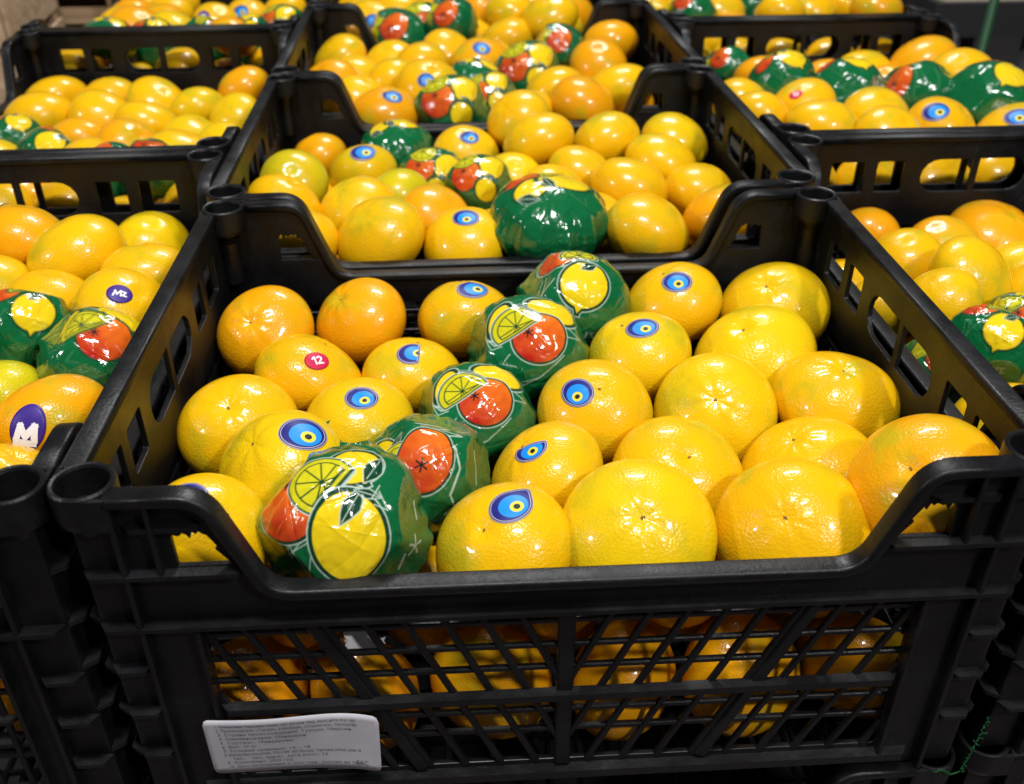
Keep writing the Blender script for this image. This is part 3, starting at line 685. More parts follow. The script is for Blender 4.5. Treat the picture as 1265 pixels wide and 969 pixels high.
# position, radius, width factor, kind, tint or print, sticker, axis, roll; label; group
FRUIT = {
 'C0': [
  ((0.0402, 0.2373, -0.0621, 0.0303, 1.003, 'm', 'o', 0, (-0.2153, -0.6646, 0.7155), 1.48), 'orange mandarin, leftmost in back row of nearest crate', 'loose fruit in the nearest crate'),
  ((0.0985, 0.2496, -0.0627, 0.0311, 0.979, 'm', 'o', 0, (-0.5404, -0.1906, 0.8195), 0.42), 'orange mandarin, second from left in back row of nearest crate', 'loose fruit in the nearest crate'),
  ((0.1641, 0.2493, -0.064, 0.0311, 0.978, 'm', 'n', ('eye', 0.149, -0.2651, 0.9527, 0.3, 'round'), (-0.1086, 0.3691, 0.923), 4.81), 'golden mandarin with blue eye sticker, third from left in back row of nearest crate', 'loose fruit in the nearest crate'),
  ((0.231, 0.2526, -0.0592, 0.034, 1.047, 'w', 'A', 0, (-0.117, -0.7749, 0.6212), 0), 'green wrapped fruit, fourth from left in back row of nearest crate', 'wrapped fruit in the nearest crate'),
  ((0.2977, 0.2541, -0.0597, 0.0315, 0.992, 'm', 'n', ('eye', -0.1329, -0.4847, 0.8645, -0.3, 'round'), (-0.3953, -0.0172, 0.9184), 1.08), 'golden mandarin with blue eye sticker, fifth from left in back row of nearest crate', 'loose fruit in the nearest crate'),
  ((0.3613, 0.2478, -0.0648, 0.0326, 1.048, 'm', 'y', 0, (-0.3885, -0.301, 0.8709), 5.21), 'yellow mandarin, rightmost in back row of nearest crate', 'loose fruit in the nearest crate'),
  ((0.0723, 0.1886, -0.0666, 0.0311, 1.011, 'm', 'n', ('red', 0.2716, -0.5578, 0.7843, 0.15, 'round'), (0.4232, 0.3142, 0.8498), 1.95), 'golden mandarin with red sticker, leftmost in fourth row of nearest crate', 'loose fruit in the nearest crate'),
  ((0.1312, 0.1944, -0.0715, 0.0304, 0.97, 'm', 'n', ('eye', 0.0287, -0.3736, 0.9271, 0.5, 'slant'), (0.1441, 0.1876, 0.9716), 5.53), 'golden mandarin with blue eye sticker, second from left in fourth row of nearest crate', 'loose fruit in the nearest crate'),
  ((0.1975, 0.1976, -0.0603, 0.0335, 1.038, 'w', 'B', 0, (-0.0499, -0.8505, 0.5236), 0), 'green wrapped fruit, third from left in fourth row of nearest crate', 'wrapped fruit in the nearest crate'),
  ((0.2635, 0.1925, -0.0623, 0.0315, 0.994, 'm', 'y', ('eye', -0.057, -0.281, 0.958, 0.1, 'round'), (-0.4629, 0.0569, 0.8846), 3.18), 'yellow mandarin with blue eye sticker, fourth from left in fourth row of nearest crate', 'loose fruit in the nearest crate'),
  ((0.3313, 0.1926, -0.0663, 0.0332, 1.1, 'm', 'y', 0, (-0.362, -0.2161, 0.9068), 1.12), 'yellow mandarin, rightmost in fourth row of nearest crate', 'loose fruit in the nearest crate'),
  ((0.0394, 0.1398, -0.0667, 0.0307, 1.023, 'm', 'n', 0, (-0.027, -0.4274, 0.9036), 5.44), 'golden mandarin, leftmost in third row of nearest crate', 'loose fruit in the nearest crate'),
  ((0.1027, 0.1384, -0.0661, 0.0303, 0.97, 'm', 'y', ('eye', 0.1547, -0.2394, 0.9585, -0.1, 'round'), (0.0526, -0.2506, 0.9667), 3.59), 'yellow mandarin with blue eye sticker, second from left in third row of nearest crate', 'loose fruit in the nearest crate'),
  ((0.1648, 0.1448, -0.0701, 0.0323, 0.999, 'w', 'B', 0, (-0.0167, -0.7802, 0.6253), 0.02), 'green wrapped fruit, third from left in third row of nearest crate', 'wrapped fruit in the nearest crate'),
  ((0.2304, 0.1409, -0.0656, 0.0316, 1.001, 'm', 'n', ('eye', -0.4521, -0.3775, 0.8081, -0.55, 'round'), (-0.0078, -0.4051, 0.9143), 5.54), 'golden mandarin with blue eye sticker, fourth from left in third row of nearest crate', 'loose fruit in the nearest crate'),
  ((0.2957, 0.1413, -0.0691, 0.0323, 1.057, 'm', 'y', 0, (-0.1802, -0.6324, 0.7534), 5.33), 'yellow mandarin, fifth from left in third row of nearest crate', 'loose fruit in the nearest crate'),
  ((0.3619, 0.1392, -0.0642, 0.0313, 1.1, 'm', 'n', 0, (0.0108, -0.16, 0.9871), 2.71), 'golden mandarin, rightmost in third row of nearest crate', 'loose fruit in the nearest crate'),
  ((0.0686, 0.0892, -0.0582, 0.0313, 1.035, 'm', 'y', ('eye', 0.4745, -0.1317, 0.8704, -0.4, 'round'), (-0.3628, -0.2385, 0.9008), 0.27), 'yellow mandarin with blue eye sticker, leftmost in second row of nearest crate', 'loose fruit in the nearest crate'),
  ((0.1403, 0.0898, -0.0625, 0.0313, 0.974, 'w', 'C', 0, (0.0432, -0.6929, 0.7197), 0), 'green wrapped fruit, second from left in second row of nearest crate', 'wrapped fruit in the nearest crate'),
  ((0.199, 0.0906, -0.0686, 0.0306, 0.976, 'm', 'n', ('eye', -0.3984, -0.177, 0.9, 0.3, 'cut'), (-0.5717, 0.0875, 0.8158), 3.36), 'golden mandarin with blue eye sticker, third from left in second row of nearest crate', 'loose fruit in the nearest crate'),
  ((0.2642, 0.0889, -0.0707, 0.0318, 1.045, 'm', 'n', 0, (0.0968, -0.4779, 0.8731), 2.96), 'golden mandarin, fourth from left in second row of nearest crate', 'loose fruit in the nearest crate'),
  ((0.331, 0.0883, -0.0742, 0.0322, 1.1, 'm', 'n', 0, (-0.3812, 0.0673, 0.9221), 2.15), 'golden mandarin, rightmost in second row of nearest crate', 'loose fruit in the nearest crate'),
  ((0.0465, 0.0374, -0.0497, 0.0285, 0.97, 'm', 'n', ('eyed', -0.1829, -0.1103, 0.9769, 0.2, 'round'), (0.5442, -0.3526, 0.7612), 1.27), 'golden mandarin with blue sticker, leftmost in front row of nearest crate', 'loose fruit in the nearest crate'),
  ((0.1054, 0.0399, -0.0519, 0.0335, 1.119, 'w', 'D', 0, (0.1178, -0.7516, 0.6491), 0), 'green wrapped fruit, second from left in front row of nearest crate', 'wrapped fruit in the nearest crate'),
  ((0.1731, 0.0372, -0.0666, 0.0315, 1.008, 'm', 'n', ('eye', 0.1301, -0.0724, 0.9889, 0.35, 'tear'), (-0.366, -0.3918, 0.8441), 3.97), 'golden mandarin with blue eye sticker, third from left in front row of nearest crate', 'loose fruit in the nearest crate'),
  ((0.2344, 0.0367, -0.0616, 0.0321, 1.086, 'm', 'y', 0, (-0.0486, -0.5245, 0.85), 1.74), 'yellow mandarin, fourth from left in front row of nearest crate', 'loose fruit in the nearest crate'),
  ((0.3044, 0.0351, -0.0623, 0.0317, 1.1, 'm', 'n', 0, (-0.3775, -0.5236, 0.7638), 2.23), 'golden mandarin, fifth from left in front row of nearest crate', 'loose fruit in the nearest crate'),
  ((0.3605, 0.0344, -0.0411, 0.0313, 1.1, 'm', 'o', 0, (-0.5356, -0.3402, 0.7729), 4.69), 'orange mandarin, rightmost in front row of nearest crate', 'loose fruit in the nearest crate'),
 ],
 'C1': [
  ((0.0501, 0.3405, -0.0484, 0.0293, 0.97, 'm', 'n', 0, (-0.2009, 0.0087, 0.9796), 0.63), 'golden mandarin, leftmost in front row of second middle crate', 'loose fruit in the second middle crate'),
  ((0.1075, 0.3421, -0.0468, 0.0311, 1.043, 'm', 'n', 0, (-0.4484, -0.2986, 0.8425), 3.86), 'golden mandarin, second from left in front row of second middle crate', 'loose fruit in the second middle crate'),
  ((0.1657, 0.3405, -0.0537, 0.0297, 1.035, 'm', 'n', ('eye', 0.0367, -0.2228, 0.9742, -0.46, 'round'), (-0.3787, -0.2871, 0.8799), 2.88), 'golden mandarin with blue eye sticker, third from left in front row of second middle crate', 'loose fruit in the second middle crate'),
  ((0.2252, 0.346, -0.0383, 0.0351, 1.16, 'w', 'E', 0, (0.0778, -0.1479, 0.9859), 0.4), 'green wrapped fruit, fourth from left in front row of second middle crate', 'wrapped fruit in the second middle crate'),
  ((0.2959, 0.3411, -0.0471, 0.0303, 1.051, 'm', 'n', 0, (0.4469, 0.1652, 0.8792), 0.11), 'golden mandarin, rightmost in front row of second middle crate', 'loose fruit in the second middle crate'),
  ((0.3563, 0.3633, -0.0487, 0.0308, 0.984, 'm', 'o', 0, (-0.226, 0.405, 0.886), 2.58), 'orange mandarin, rightmost in second row of second middle crate', 'loose fruit in the second middle crate'),
  ((0.0343, 0.3913, -0.0417, 0.027, 1.017, 'm', 'n', 0, (0.4644, 0.0672, 0.8831), 1.84), 'golden mandarin, leftmost in second row of second middle crate', 'loose fruit in the second middle crate'),
  ((0.0872, 0.3967, -0.051, 0.0301, 1.018, 'm', 'n', 0, (-0.4557, -0.1421, 0.8787), 2.4), 'golden mandarin, third from left in second row of second middle crate', 'loose fruit in the second middle crate'),
  ((0.1458, 0.3927, -0.0555, 0.0292, 0.999, 'm', 'o', 0, (0.6204, -0.2671, 0.7374), 0.28), 'orange mandarin, fourth from left in second row of second middle crate', 'loose fruit in the second middle crate'),
  ((0.113, 0.4462, -0.059, 0.029, 0.97, 'm', 'g', 0, (-0.422, 0.2714, 0.865), 1.82), 'greenish mandarin, third from left in third row of second middle crate', 'loose fruit in the second middle crate'),
  ((0.1804, 0.4323, -0.0465, 0.0271, 0.97, 'w', 'F', 0, (-0.1273, -0.7121, 0.6905), -0.05), 'green wrapped fruit, fourth from left in third row of second middle crate', 'wrapped fruit in the second middle crate'),
  ((0.1431, 0.4928, -0.062, 0.0292, 0.97, 'w', 'F', 0, (-0.0728, -0.8229, 0.5635), -0.31), 'green wrapped fruit, third from left in fourth row of second middle crate', 'wrapped fruit in the second middle crate'),
  ((0.0416, 0.567, -0.0656, 0.0279, 0.97, 'm', 'o', 0, (-0.4768, 0.1659, 0.8632), 0.26), 'orange mandarin, leftmost in back row of second middle crate', 'loose fruit in the second middle crate'),
  ((0.0352, 0.4432, -0.0412, 0.0274, 0.97, 'm', 'g', 0, (0.0678, -0.6714, 0.738), 3.08), 'greenish mandarin, leftmost in third row of second middle crate', 'loose fruit in the second middle crate'),
  ((0.0859, 0.4955, -0.0549, 0.03, 0.97, 'm', 'y', ('eye', 0.0588, -0.5092, 0.8586, 0.27, 'round'), (-0.3305, 0.5359, 0.7769), 3.32), 'yellow mandarin with blue eye sticker, second from left in fourth row of second middle crate', 'loose fruit in the second middle crate'),
  ((0.1104, 0.5557, -0.0545, 0.0312, 0.97, 'w', 'E', 0, (-0.0358, -0.1482, 0.9883), 0.49), 'green wrapped fruit, leftmost in fifth row of second middle crate', 'wrapped fruit in the second middle crate'),
  ((0.1721, 0.5414, -0.0571, 0.0303, 0.973, 'm', 'n', ('eye', 0.1486, -0.4754, 0.8671, -0.08, 'round'), (-0.0297, -0.3738, 0.927), 0.23), 'golden mandarin with blue eye sticker, second from left in fifth row of second middle crate', 'loose fruit in the second middle crate'),
  ((0.2349, 0.5159, -0.0385, 0.0281, 1.094, 'm', 'n', 0, (-0.2685, 0.3294, 0.9052), 3.13), 'golden mandarin, third from left in fifth row of second middle crate', 'loose fruit in the second middle crate'),
  ((0.2203, 0.5671, -0.0373, 0.0284, 1.038, 'm', 'n', 0, (-0.5626, -0.3228, 0.7611), 1.31), 'golden mandarin, second from left in back row of second middle crate', 'loose fruit in the second middle crate'),
  ((0.2947, 0.5311, -0.0464, 0.0311, 0.994, 'm', 'n', 0, (-0.3749, 0.4058, 0.8335), 0.32), 'golden mandarin, fifth from left in fifth row of second middle crate', 'loose fruit in the second middle crate'),
  ((0.3574, 0.5399, -0.0506, 0.0311, 0.996, 'm', 'y', 0, (0.4273, 0.0139, 0.904), 2.53), 'yellow mandarin, rightmost in fifth row of second middle crate', 'loose fruit in the second middle crate'),
  ((0.2653, 0.4738, -0.0532, 0.0287, 0.97, 'm', 'n', 0, (0.4314, 0.1017, 0.8964), 4.68), 'golden mandarin, fifth from left in fourth row of second middle crate', 'loose fruit in the second middle crate'),
  ((0.2106, 0.4731, -0.0572, 0.0276, 0.97, 'm', 'y', 0, (-0.0076, -0.5554, 0.8316), 5.49), 'yellow mandarin, fourth from left in fourth row of second middle crate', 'loose fruit in the second middle crate'),
  ((0.2977, 0.4274, -0.05, 0.0307, 1.027, 'm', 'n', 0, (0.4705, 0.4008, 0.7861), 4.13), 'golden mandarin, sixth from left in third row of second middle crate', 'loose fruit in the second middle crate'),
  ((0.3356, 0.4847, -0.0495, 0.0311, 1.001, 'm', 'n', 0, (0.3337, 0.0937, 0.938), 3.32), 'golden mandarin, rightmost in fourth row of second middle crate', 'loose fruit in the second middle crate'),
  ((0.3542, 0.4309, -0.0545, 0.0288, 0.97, 'm', 'n', 0, (0.23, 0.1837, 0.9557), 5.8), 'golden mandarin, rightmost in third row of second middle crate', 'loose fruit in the second middle crate'),
  ((0.2371, 0.4275, -0.0514, 0.0281, 0.97, 'm', 'n', 0, (0.4161, -0.3943, 0.8194), 6.04), 'golden mandarin, fifth from left in third row of second middle crate', 'loose fruit in the second middle crate'),
  ((0.2653, 0.3842, -0.0589, 0.0268, 0.97, 'm', 'n', 0, (0.1683, -0.4594, 0.8721), 0.8), 'golden mandarin, sixth from left in second row of second middle crate', 'loose fruit in the second middle crate'),
  ((0.1975, 0.3865, -0.073, 0.0295, 1.0, 'm', 'n', 0, (0.6301, 0.1433, 0.7632), 1.05), 'golden mandarin, fifth from left in second row of second middle crate', 'loose fruit in the second middle crate'),
  ((0.2515, 0.5485, -0.077, 0.0295, 1.0, 'm', 'n', 0, (0.1632, 0.0211, 0.9864), 5.82), 'golden mandarin, fourth from left in fifth row of second middle crate', 'loose fruit in the second middle crate'),
  ((0.0415, 0.4765, -0.081, 0.0295, 1.0, 'm', 'n', 0, (-0.2681, -0.4734, 0.839), 0.08), 'golden mandarin, leftmost in fourth row of second middle crate', 'loose fruit in the second middle crate'),
  ((0.3115, 0.3805, -0.081, 0.0295, 1.0, 'm', 'n', 0, (0.3759, -0.3941, 0.8387), 4.92), 'golden mandarin, seventh from left in second row of second middle crate', 'loose fruit in the second middle crate'),
  ((0.0475, 0.4165, -0.085, 0.0295, 1.0, 'm', 'o', 0, (0.4003, 0.0006, 0.9164), 1.27), 'orange mandarin, second from left in third row of second middle crate', 'loose fruit in the second middle crate'),
  ((0.3175, 0.5605, -0.089, 0.0295, 1.0, 'm', 'n', 0, (0.1887, -0.2195, 0.9572), 4.86), 'golden mandarin, rightmost in back row of second middle crate', 'loose fruit in the second middle crate'),
  ((0.0715, 0.3625, -0.093, 0.0295, 1.0, 'm', 'o', 0, (-0.0512, -0.0386, 0.9979), 0.21), 'orange mandarin, second from left in second row of second middle crate', 'loose fruit in the second middle crate'),
 ],
 'C2': [
  ((0.0978, 0.6454, -0.0507, 0.0314, 1.044, 'm', 'o', ('eye', 0.3282, -0.4686, 0.8202, -0.36, 'round'), (0.109, -0.0641, 0.992), 3.82), 'orange mandarin with blue eye sticker, second from left in front row of third middle crate', 'loose fruit in the third middle crate'),
  ((0.1619, 0.6472, -0.0509, 0.0334, 1.083, 'w', 'F', 0, (-0.0427, -0.7763, 0.6289), 0.02), 'green wrapped fruit, third from left in front row of third middle crate', 'wrapped fruit in the third middle crate'),
  ((0.2017, 0.6942, -0.0562, 0.0314, 0.987, 'w', 'F', 0, (-0.1656, -0.7622, 0.6258), 0.23), 'green wrapped fruit, third from left in second row of third middle crate', 'wrapped fruit in the third middle crate'),
  ((0.0388, 0.8516, -0.0487, 0.031, 1.054, 'm', 'n', 0, (-0.5185, -0.0075, 0.855), 4.94), 'golden mandarin, leftmost in fifth row of third middle crate', 'loose fruit in the third middle crate'),
  ((0.0968, 0.841, -0.0535, 0.031, 1.011, 'm', 'n', 0, (-0.236, -0.3594, 0.9029), 6.07), 'golden mandarin, second from left in fifth row of third middle crate', 'loose fruit in the third middle crate'),
  ((0.0376, 0.7432, -0.0482, 0.0297, 1.002, 'm', 'o', 0, (-0.4231, -0.4138, 0.806), 5.56), 'orange mandarin, leftmost in third row of third middle crate', 'loose fruit in the third middle crate'),
  ((0.0585, 0.7965, -0.0535, 0.0305, 0.992, 'm', 'n', 0, (0.0144, -0.1221, 0.9924), 4.88), 'golden mandarin, leftmost in fourth row of third middle crate', 'loose fruit in the third middle crate'),
  ((0.0986, 0.7479, -0.0501, 0.0305, 0.978, 'm', 'n', 0, (-0.5337, 0.3712, 0.7599), 1.9), 'golden mandarin, second from left in third row of third middle crate', 'loose fruit in the third middle crate'),
  ((0.071, 0.6973, -0.0517, 0.0299, 0.983, 'm', 'n', 0, (0.3704, -0.1276, 0.9201), 1.05), 'golden mandarin, leftmost in second row of third middle crate', 'loose fruit in the third middle crate'),
  ((0.1611, 0.8608, -0.0472, 0.0315, 1.011, 'm', 'n', 0, (0.4772, -0.4331, 0.7647), 3.1), 'golden mandarin, third from left in fifth row of third middle crate', 'loose fruit in the third middle crate'),
  ((0.1975, 0.8119, -0.0453, 0.0324, 1.059, 'm', 'o', ('eye', 0.0162, -0.6573, 0.7535, -0.49, 'round'), (-0.1816, -0.0083, 0.9833), 4.46), 'orange mandarin with blue eye sticker, fourth from left in fourth row of third middle crate', 'loose fruit in the third middle crate'),
  ((0.2477, 0.7735, -0.0503, 0.034, 1.091, 'w', 'F', 0, (-0.1232, -0.8103, 0.5729), -0.01), 'green wrapped fruit, fifth from left in fourth row of third middle crate', 'wrapped fruit in the third middle crate'),
  ((0.2907, 0.8661, -0.0467, 0.0318, 0.978, 'w', 'C', 0, (-0.0357, -0.8324, 0.553), -0.3), 'green wrapped fruit, second from left in back row of third middle crate', 'wrapped fruit in the third middle crate'),
  ((0.2674, 0.702, -0.0486, 0.0312, 1.003, 'm', 'n', 0, (-0.3303, 0.351, 0.8762), 4.81), 'golden mandarin, fourth from left in second row of third middle crate', 'loose fruit in the third middle crate'),
  ((0.2905, 0.6462, -0.0456, 0.0322, 1.053, 'm', 'o', 0, (0.5216, 0.0749, 0.8499), 3.83), 'orange mandarin, fifth from left in front row of third middle crate', 'loose fruit in the third middle crate'),
  ((0.3328, 0.6916, -0.0464, 0.0329, 1.084, 'm', 'n', 0, (-0.2307, 0.4074, 0.8836), 5.72), 'golden mandarin, rightmost in second row of third middle crate', 'loose fruit in the third middle crate'),
  ((0.3522, 0.8658, -0.0398, 0.0322, 1.035, 'm', 'o', 0, (-0.2156, 0.3202, 0.9225), 3.85), 'orange mandarin, rightmost in back row of third middle crate', 'loose fruit in the third middle crate'),
  ((0.324, 0.7822, -0.0438, 0.0316, 1.011, 'm', 'o', 0, (-0.0638, -0.41, 0.9099), 2.27), 'orange mandarin, rightmost in fourth row of third middle crate', 'loose fruit in the third middle crate'),
  ((0.1403, 0.7055, -0.043, 0.0323, 1.047, 'm', 'n', ('eyed', -0.0767, -0.8418, 0.5343, 0.31, 'round'), (0.229, -0.5353, 0.8131), 0.9), 'golden mandarin with blue sticker, second from left in second row of third middle crate', 'loose fruit in the third middle crate'),
  ((0.0391, 0.6506, -0.0425, 0.0301, 0.97, 'm', 'n', 0, (-0.3939, 0.391, 0.8319), 3.62), 'golden mandarin, leftmost in front row of third middle crate', 'loose fruit in the third middle crate'),
  ((0.1318, 0.7952, -0.0413, 0.0307, 0.979, 'm', 'n', 0, (-0.2485, 0.107, 0.9627), 2.53), 'golden mandarin, third from left in fourth row of third middle crate', 'loose fruit in the third middle crate'),
  ((0.1896, 0.7521, -0.0503, 0.0309, 0.97, 'w', 'E', 0, (0.17, -0.1462, 0.9745), -0.32), 'green wrapped fruit, fourth from left in third row of third middle crate', 'wrapped fruit in the third middle crate'),
  ((0.2155, 0.8635, -0.057, 0.0295, 1.0, 'm', 'o', 0, (0.2195, -0.2889, 0.9318), 0.15), 'orange mandarin, leftmost in back row of third middle crate', 'loose fruit in the third middle crate'),
  ((0.2335, 0.6475, -0.057, 0.0295, 1.0, 'm', 'n', 0, (-0.4618, 0.3494, 0.8153), 5.03), 'golden mandarin, fourth from left in front row of third middle crate', 'loose fruit in the third middle crate'),
  ((0.2575, 0.8275, -0.069, 0.0295, 1.0, 'm', 'o', 0, (0.3991, 0.4763, 0.7834), 3.67), 'orange mandarin, fourth from left in fifth row of third middle crate', 'loose fruit in the third middle crate'),
  ((0.2935, 0.7435, -0.073, 0.0295, 1.0, 'm', 'n', 0, (-0.0054, 0.0245, 0.9997), 4.77), 'golden mandarin, fifth from left in third row of third middle crate', 'loose fruit in the third middle crate'),
  ((0.3535, 0.7375, -0.073, 0.0295, 1.0, 'm', 'o', 0, (0.4716, -0.3964, 0.7877), 4.24), 'orange mandarin, rightmost in third row of third middle crate', 'loose fruit in the third middle crate'),
  ((0.3175, 0.8275, -0.077, 0.0295, 1.0, 'm', 'o', 0, (0.2772, 0.0697, 0.9583), 1.9), 'orange mandarin, rightmost in fifth row of third middle crate', 'loose fruit in the third middle crate'),
  ((0.3535, 0.6475, -0.077, 0.0295, 1.0, 'm', 'n', 0, (0.4836, -0.1479, 0.8627), 5.63), 'golden mandarin, rightmost in front row of third middle crate', 'loose fruit in the third middle crate'),
  ((0.1435, 0.7495, -0.081, 0.0295, 1.0, 'm', 'n', 0, (0.2923, -0.3137, 0.9034), 2.05), 'golden mandarin, third from left in third row of third middle crate', 'loose fruit in the third middle crate'),
  ((0.1015, 0.7855, -0.089, 0.0295, 1.0, 'm', 'o', 0, (0.1307, 0.4182, 0.8989), 2.51), 'orange mandarin, second from left in fourth row of third middle crate', 'loose fruit in the third middle crate'),
 ],
 'C3': [
  ((0.1, 0.9507, -0.0503, 0.0339, 1.135, 'w', 'C', 0, (0.0084, -0.8029, 0.596), -0.15), 'green wrapped fruit, second from left in front row of farthest middle crate', 'wrapped fruit in the farthest middle crate'),
  ((0.0652, 1.0031, -0.0436, 0.0324, 1.065, 'm', 'n', ('eye', 0.1595, -0.8965, 0.4134, 0.19, 'round'), (-0.1122, -0.6193, 0.7771), 3.39), 'golden mandarin with blue eye sticker, leftmost in second row of farthest middle crate', 'loose fruit in the farthest middle crate'),
  ((0.1008, 1.0578, -0.0389, 0.0322, 1.074, 'm', 'n', 0, (0.1255, -0.1846, 0.9748), 3.91), 'golden mandarin, second from left in third row of farthest middle crate', 'loose fruit in the farthest middle crate'),
  ((0.1496, 1.0945, -0.0507, 0.0329, 1.1, 'm', 'n', 0, (-0.325, -0.4143, 0.8501), 6.2), 'golden mandarin, second from left in fourth row of farthest middle crate', 'loose fruit in the farthest middle crate'),
  ((0.1322, 1.0058, -0.0524, 0.033, 1.113, 'w', 'F', 0, (0.1324, -0.8225, 0.5531), -0.13), 'green wrapped fruit, second from left in second row of farthest middle crate', 'wrapped fruit in the farthest middle crate'),
  ((0.1659, 0.9488, -0.0308, 0.0319, 1.031, 'w', 'C', 0, (-0.1276, -0.8631, 0.4886), -0.19), 'green wrapped fruit, third from left in front row of farthest middle crate', 'wrapped fruit in the farthest middle crate'),
  ((0.2329, 1.0938, -0.0641, 0.0334, 1.1, 'm', 'o', 0, (0.4356, 0.3168, 0.8426), 0.93), 'orange mandarin, rightmost in fourth row of farthest middle crate', 'loose fruit in the farthest middle crate'),
  ((0.289, 0.9477, -0.025, 0.0308, 1.1, 'm', 'n', 0, (-0.2739, -0.2386, 0.9317), 1.03), 'golden mandarin, rightmost in front row of farthest middle crate', 'loose fruit in the farthest middle crate'),
  ((0.3251, 1.0562, -0.0438, 0.0332, 1.1, 'm', 'o', 0, (0.3595, 0.1471, 0.9215), 6.02), 'orange mandarin, rightmost in third row of farthest middle crate', 'loose fruit in the farthest middle crate'),
  ((0.3021, 0.9985, -0.0559, 0.033, 1.1, 'm', 'n', 0, (-0.3666, -0.0359, 0.9297), 0.61), 'golden mandarin, rightmost in second row of farthest middle crate', 'loose fruit in the farthest middle crate'),
  ((0.2016, 1.0486, -0.0345, 0.032, 1.073, 'm', 'o', ('eye', 0.7218, -0.6245, 0.2983, 0.49, 'round'), (-0.5985, -0.2713, 0.7538), 0.38), 'orange mandarin with blue eye sticker, third from left in third row of farthest middle crate', 'loose fruit in the farthest middle crate'),
  ((0.2368, 0.9491, -0.0535, 0.0321, 1.1, 'm', 'n', 0, (-0.2386, 0.3499, 0.9059), 4.59), 'golden mandarin, fourth from left in front row of farthest middle crate', 'loose fruit in the farthest middle crate'),
  ((0.1923, 0.9944, -0.0611, 0.032, 1.1, 'm', 'n', 0, (0.163, 0.3845, 0.9086), 4.52), 'golden mandarin, third from left in second row of farthest middle crate', 'loose fruit in the farthest middle crate'),
  ((0.245, 1.006, -0.0334, 0.0317, 1.054, 'm', 'n', 0, (0.073, 0.1591, 0.9846), 3.47), 'golden mandarin, fourth from left in second row of farthest middle crate', 'loose fruit in the farthest middle crate'),
  ((0.0415, 0.9505, -0.047, 0.0295, 1.0, 'm', 'o', 0, (0.0028, -0.3889, 0.9213), 3.04), 'orange mandarin, leftmost in front row of farthest middle crate', 'loose fruit in the farthest middle crate'),
  ((0.0415, 1.0585, -0.047, 0.0295, 1.0, 'm', 'n', 0, (-0.4212, -0.3384, 0.8415), 1.61), 'golden mandarin, leftmost in third row of farthest middle crate', 'loose fruit in the farthest middle crate'),
  ((0.0415, 1.1125, -0.047, 0.0295, 1.0, 'm', 'n', 0, (-0.1244, 0.1375, 0.9827), 2.06), 'golden mandarin, leftmost in fourth row of farthest middle crate', 'loose fruit in the farthest middle crate'),
  ((0.0415, 1.1665, -0.047, 0.0295, 1.0, 'm', 'n', 0, (-0.1956, -0.1994, 0.9602), 5.51), 'golden mandarin, leftmost in back row of farthest middle crate', 'loose fruit in the farthest middle crate'),
  ((0.0895, 1.1365, -0.047, 0.0295, 1.0, 'm', 'o', 0, (-0.5624, 0.4359, 0.7026), 0.98), 'orange mandarin, leftmost in fifth row of farthest middle crate', 'loose fruit in the farthest middle crate'),
  ((0.1375, 1.1605, -0.047, 0.0295, 1.0, 'm', 'n', 0, (0.4577, 0.3264, 0.827), 3.48), 'golden mandarin, second from left in fifth row of farthest middle crate', 'loose fruit in the farthest middle crate'),
  ((0.1915, 1.1365, -0.047, 0.0295, 1.0, 'm', 'n', 0, (-0.0369, 0.2424, 0.9695), 5.18), 'golden mandarin, third from left in fifth row of farthest middle crate', 'loose fruit in the farthest middle crate'),
  ((0.2395, 1.1605, -0.047, 0.0295, 1.0, 'm', 'n', 0, (0.4864, 0.1393, 0.8626), 5.89), 'golden mandarin, fourth from left in fifth row of farthest middle crate', 'loose fruit in the farthest middle crate'),
  ((0.2815, 1.1185, -0.047, 0.0295, 1.0, 'm', 'n', 0, (-0.1341, 0.3009, 0.9442), 3.69), 'golden mandarin, rightmost in fifth row of farthest middle crate', 'loose fruit in the farthest middle crate'),
 ],
 'L0': [
  ((-0.0935, 0.3228, -0.0434, 0.0297, 1.1, 'm', 'n', 0, (-0.4079, 0.0654, 0.9107), 1.92), 'golden mandarin, rightmost in seventh row of left front crate', 'loose fruit in the left front crate'),
  ((-0.1425, 0.3516, -0.0454, 0.0301, 1.1, 'm', 'o', 0, (0.175, 0.376, 0.9099), 0.23), 'orange mandarin, second from left in seventh row of left front crate', 'loose fruit in the left front crate'),
  ((-0.0562, 0.3624, -0.0581, 0.0292, 0.97, 'm', 'y', 0, (0.1453, -0.2947, 0.9445), 4.16), 'yellow mandarin, rightmost in back row of left front crate', 'loose fruit in the left front crate'),
  ((-0.0432, 0.2966, -0.0505, 0.0303, 0.998, 'm', 'n', 0, (-0.225, 0.367, 0.9026), 2.13), 'golden mandarin, rightmost in sixth row of left front crate', 'loose fruit in the left front crate'),
  ((-0.1396, 0.2987, -0.0531, 0.0262, 0.97, 'm', 'y', 0, (0.3401, 0.3161, 0.8857), 5.55), 'yellow mandarin, leftmost in sixth row of left front crate', 'loose fruit in the left front crate'),
  ((-0.0972, 0.2683, -0.0534, 0.0286, 0.97, 'm', 'n', 0, (0.1996, 0.1705, 0.9649), 3.31), 'golden mandarin, second from left in sixth row of left front crate', 'loose fruit in the left front crate'),
  ((-0.042, 0.2394, -0.0474, 0.0298, 1.017, 'm', 'n', ('purple', 0.1943, -0.4946, 0.8471, -0.2, 'round'), (0.6291, -0.2311, 0.7422), 4.48), 'golden mandarin with purple sticker, rightmost in fifth row of left front crate', 'loose fruit in the left front crate'),
  ((-0.0912, 0.216, -0.0439, 0.0277, 0.985, 'w', 'A', 0, (0.3534, -0.7081, 0.6112), 0.04), 'green wrapped fruit, second from left in fifth row of left front crate', 'wrapped fruit in the left front crate'),
